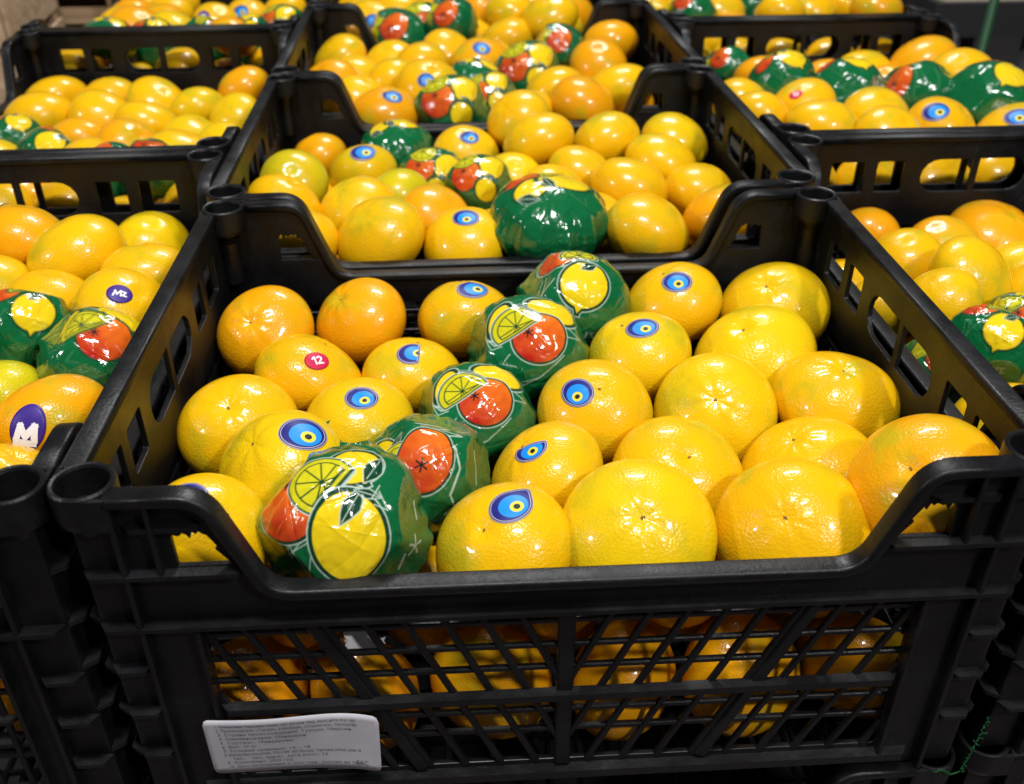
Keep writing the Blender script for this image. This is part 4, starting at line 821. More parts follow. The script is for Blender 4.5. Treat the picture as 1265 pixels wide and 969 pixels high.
  ((-0.0415, 0.1818, -0.0459, 0.0306, 1.003, 'w', 'B', 0, (0.2528, -0.7174, 0.6491), -0.12), 'green wrapped fruit, rightmost in fourth row of left front crate', 'wrapped fruit in the left front crate'),
  ((-0.0911, 0.168, -0.0577, 0.025, 0.97, 'm', 'g', 0, (-0.4297, 0.2111, 0.878), 4.38), 'greenish mandarin, leftmost in fourth row of left front crate', 'loose fruit in the left front crate'),
  ((-0.0459, 0.1247, -0.0456, 0.0295, 0.992, 'm', 'o', ('purpleM', -0.0371, -0.8842, 0.4656, -0.25, 'round'), (-0.3805, 0.3868, 0.84), 3.2), 'orange mandarin with large purple sticker, rightmost in third row of left front crate', 'loose fruit in the left front crate'),
  ((-0.0502, 0.0718, -0.0481, 0.0263, 0.97, 'm', 'n', 0, (0.4057, 0.0787, 0.9106), 0.11), 'golden mandarin, rightmost in second row of left front crate', 'loose fruit in the left front crate'),
  ((-0.1933, 0.3613, -0.071, 0.0311, 1.1, 'm', 'n', 0, (0.2619, -0.527, 0.8085), 0.91), 'golden mandarin, leftmost in back row of left front crate', 'loose fruit in the left front crate'),
  ((-0.1403, 0.2262, -0.0679, 0.0307, 1.0, 'm', 'n', 0, (-0.1583, 0.3493, 0.9235), 5.12), 'golden mandarin, leftmost in fifth row of left front crate', 'loose fruit in the left front crate'),
  ((-0.101, 0.12, -0.0429, 0.0289, 0.97, 'm', 'n', 0, (-0.2508, -0.1824, 0.9507), 0.21), 'golden mandarin, leftmost in third row of left front crate', 'loose fruit in the left front crate'),
  ((-0.1055, 0.3535, -0.086, 0.0295, 1.0, 'm', 'n', 0, (-0.0963, 0.4243, 0.9004), 5.42), 'golden mandarin, third from left in seventh row of left front crate', 'loose fruit in the left front crate'),
  ((-0.0755, 0.1015, -0.086, 0.0295, 1.0, 'm', 'n', 0, (-0.2324, 0.1478, 0.9613), 4.42), 'golden mandarin, leftmost in second row of left front crate', 'loose fruit in the left front crate'),
  ((-0.0755, 0.2335, -0.09, 0.0295, 1.0, 'm', 'n', 0, (-0.096, -0.5232, 0.8468), 5.57), 'golden mandarin, third from left in fifth row of left front crate', 'loose fruit in the left front crate'),
  ((-0.0515, 0.0415, -0.09, 0.0295, 1.0, 'm', 'n', 0, (0.4499, -0.2595, 0.8545), 2.56), 'golden mandarin, leftmost in front row of left front crate', 'loose fruit in the left front crate'),
  ((-0.1595, 0.3235, -0.094, 0.0295, 1.0, 'm', 'n', 0, (0.1759, 0.3662, 0.9138), 3.89), 'golden mandarin, leftmost in seventh row of left front crate', 'loose fruit in the left front crate'),
  ((-0.0815, 0.2995, -0.094, 0.0295, 1.0, 'm', 'n', 0, (-0.401, -0.0581, 0.9143), 1.66), 'golden mandarin, third from left in sixth row of left front crate', 'loose fruit in the left front crate'),
  ((-0.0575, 0.1555, -0.094, 0.0295, 1.0, 'm', 'n', 0, (-0.2988, 0.4652, 0.8333), 4.76), 'golden mandarin, second from left in fourth row of left front crate', 'loose fruit in the left front crate'),
 ],
 'L1': [
  ((-0.2471, 0.7469, -0.0626, 0.0316, 1.099, 'm', 'n', 0, (-0.4957, 0.4758, 0.7266), 0.58), 'golden mandarin, leftmost in back row of second left crate', 'loose fruit in the second left crate'),
  ((-0.2431, 0.6861, -0.0622, 0.0324, 1.1, 'm', 'n', 0, (-0.3172, 0.3831, 0.8675), 5.59), 'golden mandarin, leftmost in sixth row of second left crate', 'loose fruit in the second left crate'),
  ((-0.1819, 0.6749, -0.0559, 0.0303, 0.97, 'm', 'n', 0, (-0.001, -0.5096, 0.8604), 2.86), 'golden mandarin, second from left in sixth row of second left crate', 'loose fruit in the second left crate'),
  ((-0.1391, 0.7277, -0.0612, 0.0315, 1.025, 'm', 'n', 0, (0.5609, -0.3988, 0.7255), 5.3), 'golden mandarin, third from left in back row of second left crate', 'loose fruit in the second left crate'),
  ((-0.0906, 0.6947, -0.0586, 0.03, 0.973, 'm', 'y', 0, (-0.4541, 0.4507, 0.7686), 3.56), 'yellow mandarin, rightmost in sixth row of second left crate', 'loose fruit in the second left crate'),
  ((-0.1294, 0.6438, -0.0559, 0.0305, 0.979, 'm', 'n', 0, (0.237, 0.4788, 0.8453), 5.32), 'golden mandarin, third from left in fifth row of second left crate', 'loose fruit in the second left crate'),
  ((-0.0552, 0.7623, -0.0558, 0.0295, 0.97, 'm', 'o', 0, (-0.4865, 0.232, 0.8423), 4.81), 'orange mandarin, fifth from left in back row of second left crate', 'loose fruit in the second left crate'),
  ((-0.0475, 0.6588, -0.0561, 0.0289, 0.97, 'm', 'y', 0, (-0.4462, -0.4373, 0.7808), 2.04), 'yellow mandarin, rightmost in fifth row of second left crate', 'loose fruit in the second left crate'),
  ((-0.1841, 0.6178, -0.0621, 0.0299, 0.97, 'm', 'o', 0, (-0.1957, 0.4481, 0.8723), 2.29), 'orange mandarin, second from left in fifth row of second left crate', 'loose fruit in the second left crate'),
  ((-0.1289, 0.5853, -0.0602, 0.0308, 0.999, 'm', 'o', 0, (0.567, -0.3976, 0.7214), 6.0), 'orange mandarin, third from left in fourth row of second left crate', 'loose fruit in the second left crate'),
  ((-0.0808, 0.6156, -0.0625, 0.0288, 0.97, 'm', 'y', 0, (0.4446, 0.1201, 0.8876), 0.36), 'yellow mandarin, fourth from left in fifth row of second left crate', 'loose fruit in the second left crate'),
  ((-0.0688, 0.5225, -0.0479, 0.0304, 0.98, 'm', 'n', 0, (0.45, 0.1564, 0.8792), 5.29), 'golden mandarin, rightmost in third row of second left crate', 'loose fruit in the second left crate'),
  ((-0.0469, 0.5729, -0.0594, 0.0285, 0.97, 'm', 'y', 0, (-0.5056, -0.4069, 0.7608), 3.01), 'yellow mandarin, rightmost in fourth row of second left crate', 'loose fruit in the second left crate'),
  ((-0.2467, 0.6292, -0.0649, 0.0277, 0.97, 'w', 'A', 0, (0.3631, -0.5382, 0.7606), 0.44), 'green wrapped fruit, leftmost in fifth row of second left crate', 'wrapped fruit in the second left crate'),
  ((-0.2438, 0.5771, -0.0667, 0.0271, 0.97, 'm', 'y', 0, (0.4973, 0.2785, 0.8217), 0.96), 'yellow mandarin, leftmost in fourth row of second left crate', 'loose fruit in the second left crate'),
  ((-0.1931, 0.5623, -0.0597, 0.0291, 0.974, 'w', 'A', 0, (0.0176, -0.6215, 0.7832), -0.55), 'green wrapped fruit, second from left in fourth row of second left crate', 'wrapped fruit in the second left crate'),
  ((-0.1484, 0.5344, -0.0543, 0.0267, 0.97, 'm', 'n', ('red', 0.5721, -0.5419, 0.6157, -0.25, 'round'), (0.1746, -0.2622, 0.9491), 4.45), 'golden mandarin with red sticker, second from left in third row of second left crate', 'loose fruit in the second left crate'),
  ((-0.0791, 0.4718, -0.038, 0.0248, 0.97, 'w', 'C', 0, (0.1024, -0.4075, 0.9075), -0.85), 'green wrapped fruit, third from left in second row of second left crate', 'wrapped fruit in the second left crate'),
  ((-0.1192, 0.495, -0.0485, 0.0253, 0.97, 'w', 'C', 0, (-0.0443, -0.3693, 0.9283), 0.79), 'green wrapped fruit, second from left in second row of second left crate', 'wrapped fruit in the second left crate'),
  ((-0.2501, 0.4441, -0.0595, 0.0287, 1.0, 'm', 'n', 0, (-0.0033, -0.5757, 0.8177), 4.52), 'golden mandarin, leftmost in front row of second left crate', 'loose fruit in the second left crate'),
  ((-0.1954, 0.4434, -0.0601, 0.029, 1.0, 'm', 'n', 0, (-0.1366, -0.4754, 0.8691), 2.91), 'golden mandarin, second from left in front row of second left crate', 'loose fruit in the second left crate'),
  ((-0.1407, 0.4462, -0.057, 0.0289, 1.0, 'm', 'n', 0, (-0.2326, -0.152, 0.9606), 0.19), 'golden mandarin, third from left in front row of second left crate', 'loose fruit in the second left crate'),
  ((-0.0905, 0.4376, -0.0707, 0.0267, 1.0, 'm', 'n', 0, (0.3679, 0.2149, 0.9047), 0.72), 'golden mandarin, fourth from left in front row of second left crate', 'loose fruit in the second left crate'),
  ((-0.0398, 0.4453, -0.0579, 0.029, 1.0, 'm', 'n', 0, (-0.2286, 0.0084, 0.9735), 3.02), 'golden mandarin, rightmost in front row of second left crate', 'loose fruit in the second left crate'),
  ((-0.239, 0.5225, -0.062, 0.0295, 1.0, 'm', 'n', 0, (0.6123, -0.027, 0.7901), 3.86), 'golden mandarin, leftmost in third row of second left crate', 'loose fruit in the second left crate'),
  ((-0.191, 0.4985, -0.062, 0.0295, 1.0, 'm', 'o', 0, (0.1226, 0.0548, 0.9909), 0.14), 'orange mandarin, leftmost in second row of second left crate', 'loose fruit in the second left crate'),
  ((-0.191, 0.7505, -0.062, 0.0295, 1.0, 'm', 'n', 0, (-0.0984, 0.3551, 0.9296), 0.27), 'golden mandarin, second from left in back row of second left crate', 'loose fruit in the second left crate'),
  ((-0.107, 0.5285, -0.086, 0.0295, 1.0, 'm', 'n', 0, (-0.3922, -0.2974, 0.8705), 1.97), 'golden mandarin, third from left in third row of second left crate', 'loose fruit in the second left crate'),
  ((-0.047, 0.7145, -0.086, 0.0295, 1.0, 'm', 'n', 0, (0.1753, -0.4505, 0.8754), 4.24), 'golden mandarin, rightmost in back row of second left crate', 'loose fruit in the second left crate'),
  ((-0.101, 0.7565, -0.09, 0.0295, 1.0, 'm', 'o', 0, (0.0461, 0.3864, 0.9212), 1.62), 'orange mandarin, fourth from left in back row of second left crate', 'loose fruit in the second left crate'),
  ((-0.071, 0.4805, -0.09, 0.0295, 1.0, 'm', 'o', 0, (-0.2166, -0.0148, 0.9762), 2.3), 'orange mandarin, rightmost in second row of second left crate', 'loose fruit in the second left crate'),
 ],
 'L2': [
  ((-0.2145, 0.9711, -0.0379, 0.0321, 1.051, 'm', 'o', 0, (0.4192, -0.371, 0.8286), 0.75), 'orange mandarin, leftmost in fourth row of third left crate', 'loose fruit in the third left crate'),
  ((-0.164, 0.9398, -0.0333, 0.0303, 1.008, 'm', 'y', 0, (0.3896, 0.0422, 0.92), 0.9), 'yellow mandarin, leftmost in third row of third left crate', 'loose fruit in the third left crate'),
  ((-0.1753, 0.8838, -0.0346, 0.0298, 0.984, 'w', 'A', 0, (0.485, -0.6329, 0.6035), 0.58), 'green wrapped fruit, second from left in second row of third left crate', 'wrapped fruit in the third left crate'),
  ((-0.1196, 0.9746, -0.033, 0.029, 0.97, 'm', 'n', ('purple', -0.4035, -0.7516, 0.5218, -0.2, 'round'), (0.3551, -0.405, 0.8426), 4.93), 'golden mandarin with purple sticker, second from left in fourth row of third left crate', 'loose fruit in the third left crate'),
  ((-0.0878, 1.0204, -0.0367, 0.0296, 0.97, 'm', 'n', ('eye', -0.2304, -0.8251, 0.5159, 0.37, 'round'), (0.0701, -0.4173, 0.9061), 2.99), 'golden mandarin with blue eye sticker, third from left in fifth row of third left crate', 'loose fruit in the third left crate'),
  ((-0.0483, 1.0622, -0.0392, 0.0307, 0.991, 'm', 'n', 0, (-0.4074, -0.0987, 0.9079), 4.34), 'golden mandarin, rightmost in fifth row of third left crate', 'loose fruit in the third left crate'),
  ((-0.1211, 0.9016, -0.0381, 0.0301, 0.97, 'w', 'B', 0, (0.6333, -0.4044, 0.6598), -0.15), 'green wrapped fruit, third from left in second row of third left crate', 'wrapped fruit in the third left crate'),
  ((-0.0642, 0.8942, -0.0348, 0.03, 0.97, 'w', 'F', 0, (-0.2874, -0.5086, 0.8116), 0.62), 'green wrapped fruit, rightmost in second row of third left crate', 'wrapped fruit in the third left crate'),
  ((-0.0413, 0.9876, -0.0425, 0.0303, 0.97, 'w', 'F', 0, (-0.3295, -0.7333, 0.5947), -0.14), 'green wrapped fruit, rightmost in fourth row of third left crate', 'wrapped fruit in the third left crate'),
  ((-0.2091, 0.8424, -0.019, 0.0283, 0.973, 'w', 'E', 0, (0.1612, -0.1464, 0.976), -0.22), 'green wrapped fruit, second from left in front row of third left crate', 'wrapped fruit in the third left crate'),
  ((-0.0778, 0.8412, -0.0196, 0.0272, 0.985, 'm', 'o', 0, (0.3517, 0.3749, 0.8578), 1.27), 'orange mandarin, sixth from left in front row of third left crate', 'loose fruit in the third left crate'),
  ((-0.2519, 0.847, -0.0559, 0.0311, 1.0, 'm', 'n', 0, (0.396, 0.321, 0.8603), 0.07), 'golden mandarin, leftmost in front row of third left crate', 'loose fruit in the third left crate'),
  ((-0.1944, 0.8459, -0.0705, 0.0285, 1.0, 'm', 'n', 0, (-0.5416, -0.2565, 0.8005), 2.66), 'golden mandarin, third from left in front row of third left crate', 'loose fruit in the third left crate'),
  ((-0.1421, 0.8432, -0.0541, 0.0291, 1.0, 'm', 'n', 0, (-0.4573, 0.0923, 0.8845), 3.96), 'golden mandarin, fourth from left in front row of third left crate', 'loose fruit in the third left crate'),
  ((-0.0909, 0.8519, -0.0687, 0.0278, 1.0, 'm', 'n', 0, (0.0133, -0.0008, 0.9999), 0.4), 'golden mandarin, fifth from left in front row of third left crate', 'loose fruit in the third left crate'),
  ((-0.0393, 0.8465, -0.0558, 0.0286, 1.0, 'm', 'n', 0, (-0.0914, -0.5404, 0.8364), 4.79), 'golden mandarin, rightmost in front row of third left crate', 'loose fruit in the third left crate'),
  ((-0.2495, 0.9015, -0.042, 0.0295, 1.0, 'm', 'o', 0, (-0.2522, -0.2749, 0.9278), 3.69), 'orange mandarin, leftmost in second row of third left crate', 'loose fruit in the third left crate'),
  ((-0.2495, 1.0155, -0.042, 0.0295, 1.0, 'm', 'n', 0, (-0.5518, 0.1198, 0.8253), 6.0), 'golden mandarin, leftmost in fifth row of third left crate', 'loose fruit in the third left crate'),
  ((-0.2495, 1.0695, -0.042, 0.0295, 1.0, 'm', 'o', 0, (-0.407, 0.2349, 0.8827), 2.67), 'orange mandarin, leftmost in sixth row of third left crate', 'loose fruit in the third left crate'),
  ((-0.2495, 1.1235, -0.042, 0.0295, 1.0, 'm', 'n', 0, (-0.2271, -0.2011, 0.9529), 3.3), 'golden mandarin, leftmost in back row of third left crate', 'loose fruit in the third left crate'),
  ((-0.2075, 1.1595, -0.042, 0.0295, 1.0, 'm', 'n', 0, (0.0443, -0.3349, 0.9412), 1.07), 'golden mandarin, rightmost in back row of third left crate', 'loose fruit in the third left crate'),
  ((-0.2015, 1.0395, -0.042, 0.0295, 1.0, 'm', 'o', 0, (-0.0234, 0.1231, 0.9921), 3.65), 'orange mandarin, second from left in fifth row of third left crate', 'loose fruit in the third left crate'),
  ((-0.2015, 1.0935, -0.042, 0.0295, 1.0, 'm', 'n', 0, (0.0736, -0.3397, 0.9377), 4.29), 'golden mandarin, rightmost in sixth row of third left crate', 'loose fruit in the third left crate'),
 ],
 'R0': [
  ((0.4709, 0.3671, -0.0667, 0.0247, 0.97, 'm', 'o', 0, (0.2716, 0.4432, 0.8543), 2.09), 'orange mandarin, leftmost in back row of right front crate', 'loose fruit in the right front crate'),
  ((0.473, 0.3042, -0.0592, 0.0263, 0.97, 'm', 'n', 0, (-0.2739, -0.2969, 0.9148), 1.99), 'golden mandarin, second from left in fourth row of right front crate', 'loose fruit in the right front crate'),
  ((0.5138, 0.3366, -0.0683, 0.0292, 0.987, 'm', 'o', 0, (-0.4062, -0.0838, 0.9099), 2.31), 'orange mandarin, second from left in fifth row of right front crate', 'loose fruit in the right front crate'),
  ((0.5669, 0.3604, -0.0713, 0.0318, 1.1, 'm', 'o', 0, (0.1817, -0.237, 0.9544), 5.01), 'orange mandarin, rightmost in fifth row of right front crate', 'loose fruit in the right front crate'),
  ((0.5579, 0.3032, -0.0719, 0.0291, 1.01, 'm', 'y', 0, (-0.2507, 0.378, 0.8912), 0.6), 'yellow mandarin, rightmost in fourth row of right front crate', 'loose fruit in the right front crate'),
  ((0.4945, 0.257, -0.0537, 0.0284, 1.1, 'm', 'n', 0, (0.5656, -0.5372, 0.6257), 5.45), 'golden mandarin, third from left in third row of right front crate', 'loose fruit in the right front crate'),
  ((0.4567, 0.2221, -0.0487, 0.0257, 0.97, 'm', 'n', 0, (-0.5508, 0.1059, 0.8279), 1.4), 'golden mandarin, leftmost in third row of right front crate', 'loose fruit in the right front crate'),
  ((0.5022, 0.2051, -0.0654, 0.0285, 0.971, 'w', 'B', 0, (-0.4894, -0.632, 0.6009), 0.19), 'green wrapped fruit, rightmost in second row of right front crate', 'wrapped fruit in the right front crate'),
  ((0.4517, 0.1543, -0.0413, 0.0255, 0.97, 'w', 'A', 0, (-0.4495, -0.6439, 0.6191), -0.1), 'green wrapped fruit, second from left in front row of right front crate', 'wrapped fruit in the right front crate'),
  ((0.4447, 0.2643, -0.0735, 0.0271, 0.97, 'm', 'n', 0, (-0.0868, 0.2456, 0.9655), 0.56), 'golden mandarin, leftmost in fourth row of right front crate', 'loose fruit in the right front crate'),
  ((0.4426, 0.1851, -0.0817, 0.0286, 0.97, 'w', 'B', 0, (-0.3464, -0.6616, 0.665), -0.16), 'green wrapped fruit, leftmost in second row of right front crate', 'wrapped fruit in the right front crate'),
  ((0.5477, 0.2474, -0.0677, 0.0308, 1.092, 'm', 'n', 0, (-0.3952, -0.4407, 0.806), 2.73), 'golden mandarin, rightmost in third row of right front crate', 'loose fruit in the right front crate'),
  ((0.4964, 0.1494, -0.0697, 0.0306, 1.039, 'm', 'n', 0, (0.2549, 0.0075, 0.9669), 2.16), 'golden mandarin, rightmost in front row of right front crate', 'loose fruit in the right front crate'),
  ((0.4424, 0.1081, -0.0621, 0.0289, 0.996, 'm', 'n', 0, (-0.2602, 0.2076, 0.943), 2.28), 'golden mandarin, leftmost in front row of right front crate', 'loose fruit in the right front crate'),
  ((0.4475, 0.3295, -0.095, 0.0295, 1.0, 'm', 'n', 0, (0.3372, 0.027, 0.941), 5.88), 'golden mandarin, leftmost in fifth row of right front crate', 'loose fruit in the right front crate'),
  ((0.5075, 0.2875, -0.095, 0.0295, 1.0, 'm', 'n', 0, (-0.0946, 0.2314, 0.9683), 0.54), 'golden mandarin, third from left in fourth row of right front crate', 'loose fruit in the right front crate'),
  ((0.4655, 0.2275, -0.103, 0.0295, 1.0, 'm', 'n', 0, (-0.1743, -0.4781, 0.8609), 1.8), 'golden mandarin, second from left in third row of right front crate', 'loose fruit in the right front crate'),
 ],
 'R1': [
  ((0.4646, 0.7678, -0.0483, 0.0273, 0.97, 'w', 'C', 0, (-0.4668, -0.4919, 0.7349), 0.46), 'green wrapped fruit, leftmost in back row of second right crate', 'wrapped fruit in the second right crate'),
  ((0.4906, 0.6621, -0.0349, 0.032, 1.04, 'w', 'A', 0, (0.0999, -0.6017, 0.7924), 0.7), 'green wrapped fruit, second from left in sixth row of second right crate', 'wrapped fruit in the second right crate'),
  ((0.4853, 0.719, -0.0431, 0.0287, 0.97, 'm', 'o', 0, (-0.1535, 0.4875, 0.8595), 5.78), 'orange mandarin, leftmost in seventh row of second right crate', 'loose fruit in the second right crate'),
  ((0.5465, 0.6338, -0.0382, 0.0338, 1.059, 'w', 'A', 0, (0.0633, -0.2917, 0.9544), 0.38), 'green wrapped fruit, second from left in fifth row of second right crate', 'wrapped fruit in the second right crate'),
  ((0.6044, 0.7365, -0.0463, 0.031, 1.001, 'm', 'n', 0, (-0.0737, 0.1729, 0.9822), 3.62), 'golden mandarin, third from left in seventh row of second right crate', 'loose fruit in the second right crate'),
  ((0.554, 0.7073, -0.0478, 0.0301, 0.97, 'm', 'o', 0, (0.1639, 0.4581, 0.8737), 2.11), 'orange mandarin, fourth from left in sixth row of second right crate', 'loose fruit in the second right crate'),
  ((0.6648, 0.7326, -0.0373, 0.0332, 1.1, 'm', 'o', 0, (-0.4885, 0.3134, 0.8144), 4.22), 'orange mandarin, rightmost in seventh row of second right crate', 'loose fruit in the second right crate'),
  ((0.6659, 0.6481, -0.0291, 0.0322, 1.032, 'm', 'n', 0, (-0.3138, -0.398, 0.862), 5.51), 'golden mandarin, rightmost in fifth row of second right crate', 'loose fruit in the second right crate'),
  ((0.6067, 0.6785, -0.0478, 0.0299, 0.97, 'm', 'o', 0, (-0.2013, -0.1613, 0.9662), 5.3), 'orange mandarin, fifth from left in sixth row of second right crate', 'loose fruit in the second right crate'),
  ((0.6089, 0.6186, -0.0384, 0.0336, 1.051, 'w', 'C', 0, (-0.7477, -0.3567, 0.56), 0.36), 'green wrapped fruit, third from left in fifth row of second right crate', 'wrapped fruit in the second right crate'),
  ((0.6625, 0.5813, -0.0334, 0.035, 1.123, 'w', 'A', 0, (-0.1283, -0.4932, 0.8604), -0.4), 'green wrapped fruit, rightmost in fourth row of second right crate', 'wrapped fruit in the second right crate'),
  ((0.4933, 0.6024, -0.0413, 0.031, 1.019, 'm', 'n', ('red', -0.5255, -0.4787, 0.7033, 0.13, 'round'), (-0.4751, -0.2288, 0.8497), 4.5), 'golden mandarin with red sticker, second from left in fourth row of second right crate', 'loose fruit in the second right crate'),
  ((0.443, 0.6297, -0.0429, 0.0291, 0.981, 'm', 'n', 0, (0.4851, 0.2069, 0.8496), 6.09), 'golden mandarin, leftmost in fifth row of second right crate', 'loose fruit in the second right crate'),
  ((0.4433, 0.574, -0.0401, 0.0293, 0.97, 'm', 'n', 0, (0.5255, 0.2135, 0.8236), 3.19), 'golden mandarin, leftmost in fourth row of second right crate', 'loose fruit in the second right crate'),
  ((0.4894, 0.5386, -0.04, 0.0316, 1.016, 'm', 'n', 0, (0.2736, 0.2303, 0.9339), 4.66), 'golden mandarin, leftmost in third row of second right crate', 'loose fruit in the second right crate'),
  ((0.5502, 0.5689, -0.0428, 0.0323, 1.047, 'm', 'n', 0, (0.2024, -0.3222, 0.9248), 1.17), 'golden mandarin, third from left in fourth row of second right crate', 'loose fruit in the second right crate'),
  ((0.539, 0.5049, -0.0403, 0.0312, 0.994, 'm', 'n', 0, (0.2211, -0.5115, 0.8303), 6.0), 'golden mandarin, rightmost in second row of second right crate', 'loose fruit in the second right crate'),
  ((0.5947, 0.5271, -0.0414, 0.0317, 1.023, 'm', 'n', ('eye', -0.5207, -0.4455, 0.7283, 0.27, 'round'), (0.522, -0.3145, 0.7928), 5.14), 'golden mandarin with blue eye sticker, second from left in third row of second right crate', 'loose fruit in the second right crate'),
  ((0.6554, 0.5178, -0.0429, 0.0327, 1.067, 'm', 'n', ('eye', -0.3655, -0.5788, 0.729, -0.23, 'round'), (-0.3636, 0.2558, 0.8957), 3.61), 'golden mandarin with blue eye sticker, rightmost in third row of second right crate', 'loose fruit in the second right crate'),
  ((0.444, 0.444, -0.0586, 0.0301, 1.0, 'm', 'n', 0, (-0.47, -0.4687, 0.7479), 4.53), 'golden mandarin, leftmost in front row of second right crate', 'loose fruit in the second right crate'),
  ((0.5011, 0.444, -0.0586, 0.03, 1.0, 'm', 'n', 0, (0.1541, -0.3295, 0.9315), 0.4), 'golden mandarin, second from left in front row of second right crate', 'loose fruit in the second right crate'),
  ((0.5578, 0.444, -0.0586, 0.0297, 1.0, 'm', 'n', 0, (0.174, -0.5215, 0.8353), 1.22), 'golden mandarin, third from left in front row of second right crate', 'loose fruit in the second right crate'),
  ((0.6139, 0.444, -0.0586, 0.0293, 1.0, 'm', 'n', 0, (0.4266, -0.433, 0.7941), 3.03), 'golden mandarin, fourth from left in front row of second right crate', 'loose fruit in the second right crate'),
  ((0.6692, 0.444, -0.0586, 0.029, 1.0, 'm', 'n', 0, (-0.1959, 0.0283, 0.9802), 4.45), 'golden mandarin, rightmost in front row of second right crate', 'loose fruit in the second right crate'),
  ((0.4475, 0.4985, -0.057, 0.0295, 1.0, 'm', 'n', 0, (0.4609, -0.2135, 0.8614), 0.74), 'golden mandarin, leftmost in second row of second right crate', 'loose fruit in the second right crate'),
  ((0.5195, 0.7565, -0.057, 0.0295, 1.0, 'm', 'o', 0, (-0.2526, -0.419, 0.8722), 2.12), 'orange mandarin, second from left in seventh row of second right crate', 'loose fruit in the second right crate'),
  ((0.4475, 0.6845, -0.065, 0.0295, 1.0, 'm', 'o', 0, (0.2713, 0.3833, 0.8829), 1.3), 'orange mandarin, leftmost in sixth row of second right crate', 'loose fruit in the second right crate'),
  ((0.6155, 0.5705, -0.069, 0.0295, 1.0, 'm', 'n', 0, (-0.3436, -0.075, 0.9361), 0.44), 'golden mandarin, fourth from left in fourth row of second right crate', 'loose fruit in the second right crate'),
  ((0.6575, 0.6845, -0.073, 0.0295, 1.0, 'm', 'n', 0, (0.375, 0.0869, 0.9229), 5.31), 'golden mandarin, rightmost in sixth row of second right crate', 'loose fruit in the second right crate'),
  ((0.5255, 0.6725, -0.077, 0.0295, 1.0, 'm', 'n', 0, (0.2595, 0.2867, 0.9222), 2.69), 'golden mandarin, third from left in sixth row of second right crate', 'loose fruit in the second right crate'),
  ((0.6515, 0.6185, -0.077, 0.0295, 1.0, 'm', 'o', 0, (0.4278, 0.4489, 0.7845), 0.91), 'orange mandarin, fourth from left in fifth row of second right crate', 'loose fruit in the second right crate'),
 ],
 'R2': [
  ((0.4745, 0.9928, -0.0359, 0.0322, 0.985, 'w', 'C', 0, (-0.41, -0.5058, 0.759), 0.05), 'green wrapped fruit, leftmost in fourth row of farthest right crate', 'wrapped fruit in the farthest right crate'),
  ((0.5728, 1.0666, -0.0432, 0.0331, 1.028, 'w', 'A', 0, (0.1073, -0.6474, 0.7546), -0.46), 'green wrapped fruit, rightmost in sixth row of farthest right crate', 'wrapped fruit in the farthest right crate'),
  ((0.5233, 1.0296, -0.0375, 0.0319, 1.028, 'm', 'n', 0, (0.2259, -0.4101, 0.8836), 2.5), 'golden mandarin, rightmost in fifth row of farthest right crate', 'loose fruit in the farthest right crate'),
  ((0.5631, 0.9071, -0.0189, 0.031, 0.978, 'm', 'n', 0, (0.0885, 0.4188, 0.9037), 5.82), 'golden mandarin, second from left in second row of farthest right crate', 'loose fruit in the farthest right crate'),
  ((0.6142, 0.9372, -0.0226, 0.0313, 1.002, 'm', 'n', 0, (0.3265, -0.3738, 0.8681), 5.87), 'golden mandarin, rightmost in third row of farthest right crate', 'loose fruit in the farthest right crate'),
  ((0.6638, 0.9703, -0.026, 0.0314, 1.036, 'm', 'n', 0, (0.5512, 0.1539, 0.8201), 3.41), 'golden mandarin, rightmost in fourth row of farthest right crate', 'loose fruit in the farthest right crate'),
  ((0.6643, 0.8731, -0.0086, 0.0308, 0.986, 'm', 'o', 0, (0.2374, 0.0903, 0.9672), 5.56), 'orange mandarin, rightmost in second row of farthest right crate', 'loose fruit in the farthest right crate'),
  ((0.4412, 0.847, -0.0576, 0.0302, 1.0, 'm', 'n', 0, (0.0516, -0.5516, 0.8325), 0.51), 'golden mandarin, leftmost in front row of farthest right crate', 'loose fruit in the farthest right crate'),
  ((0.4985, 0.847, -0.0576, 0.03, 1.0, 'm', 'n', 0, (-0.0462, -0.4892, 0.871), 1.75), 'golden mandarin, second from left in front row of farthest right crate', 'loose fruit in the farthest right crate'),
  ((0.5554, 0.847, -0.0576, 0.0297, 1.0, 'm', 'n', 0, (0.4523, 0.275, 0.8484), 5.1), 'golden mandarin, third from left in front row of farthest right crate', 'loose fruit in the farthest right crate'),
  ((0.6114, 0.8472, -0.0574, 0.0293, 1.0, 'm', 'n', 0, (0.0895, -0.2778, 0.9565), 0.04), 'golden mandarin, fourth from left in front row of farthest right crate', 'loose fruit in the farthest right crate'),
  ((0.6665, 0.8463, -0.0586, 0.0288, 1.0, 'm', 'n', 0, (-0.1644, 0.0721, 0.9838), 3.09), 'golden mandarin, rightmost in front row of farthest right crate', 'loose fruit in the farthest right crate'),
  ((0.4445, 0.9015, -0.052, 0.0295, 1.0, 'm', 'n', 0, (0.4223, -0.2062, 0.8827), 1.2), 'golden mandarin, leftmost in second row of farthest right crate', 'loose fruit in the farthest right crate'),
  ((0.4445, 1.0395, -0.052, 0.0295, 1.0, 'm', 'n', 0, (0.5549, 0.4393, 0.7065), 4.8), 'golden mandarin, leftmost in fifth row of farthest right crate', 'loose fruit in the farthest right crate'),
  ((0.4445, 1.0935, -0.052, 0.0295, 1.0, 'm', 'n', 0, (-0.2083, -0.5904, 0.7798), 4.58), 'golden mandarin, leftmost in sixth row of farthest right crate', 'loose fruit in the farthest right crate'),
  ((0.4445, 1.1475, -0.052, 0.0295, 1.0, 'm', 'n', 0, (-0.0587, -0.0313, 0.9978), 1.08), 'golden mandarin, leftmost in back row of farthest right crate', 'loose fruit in the farthest right crate'),
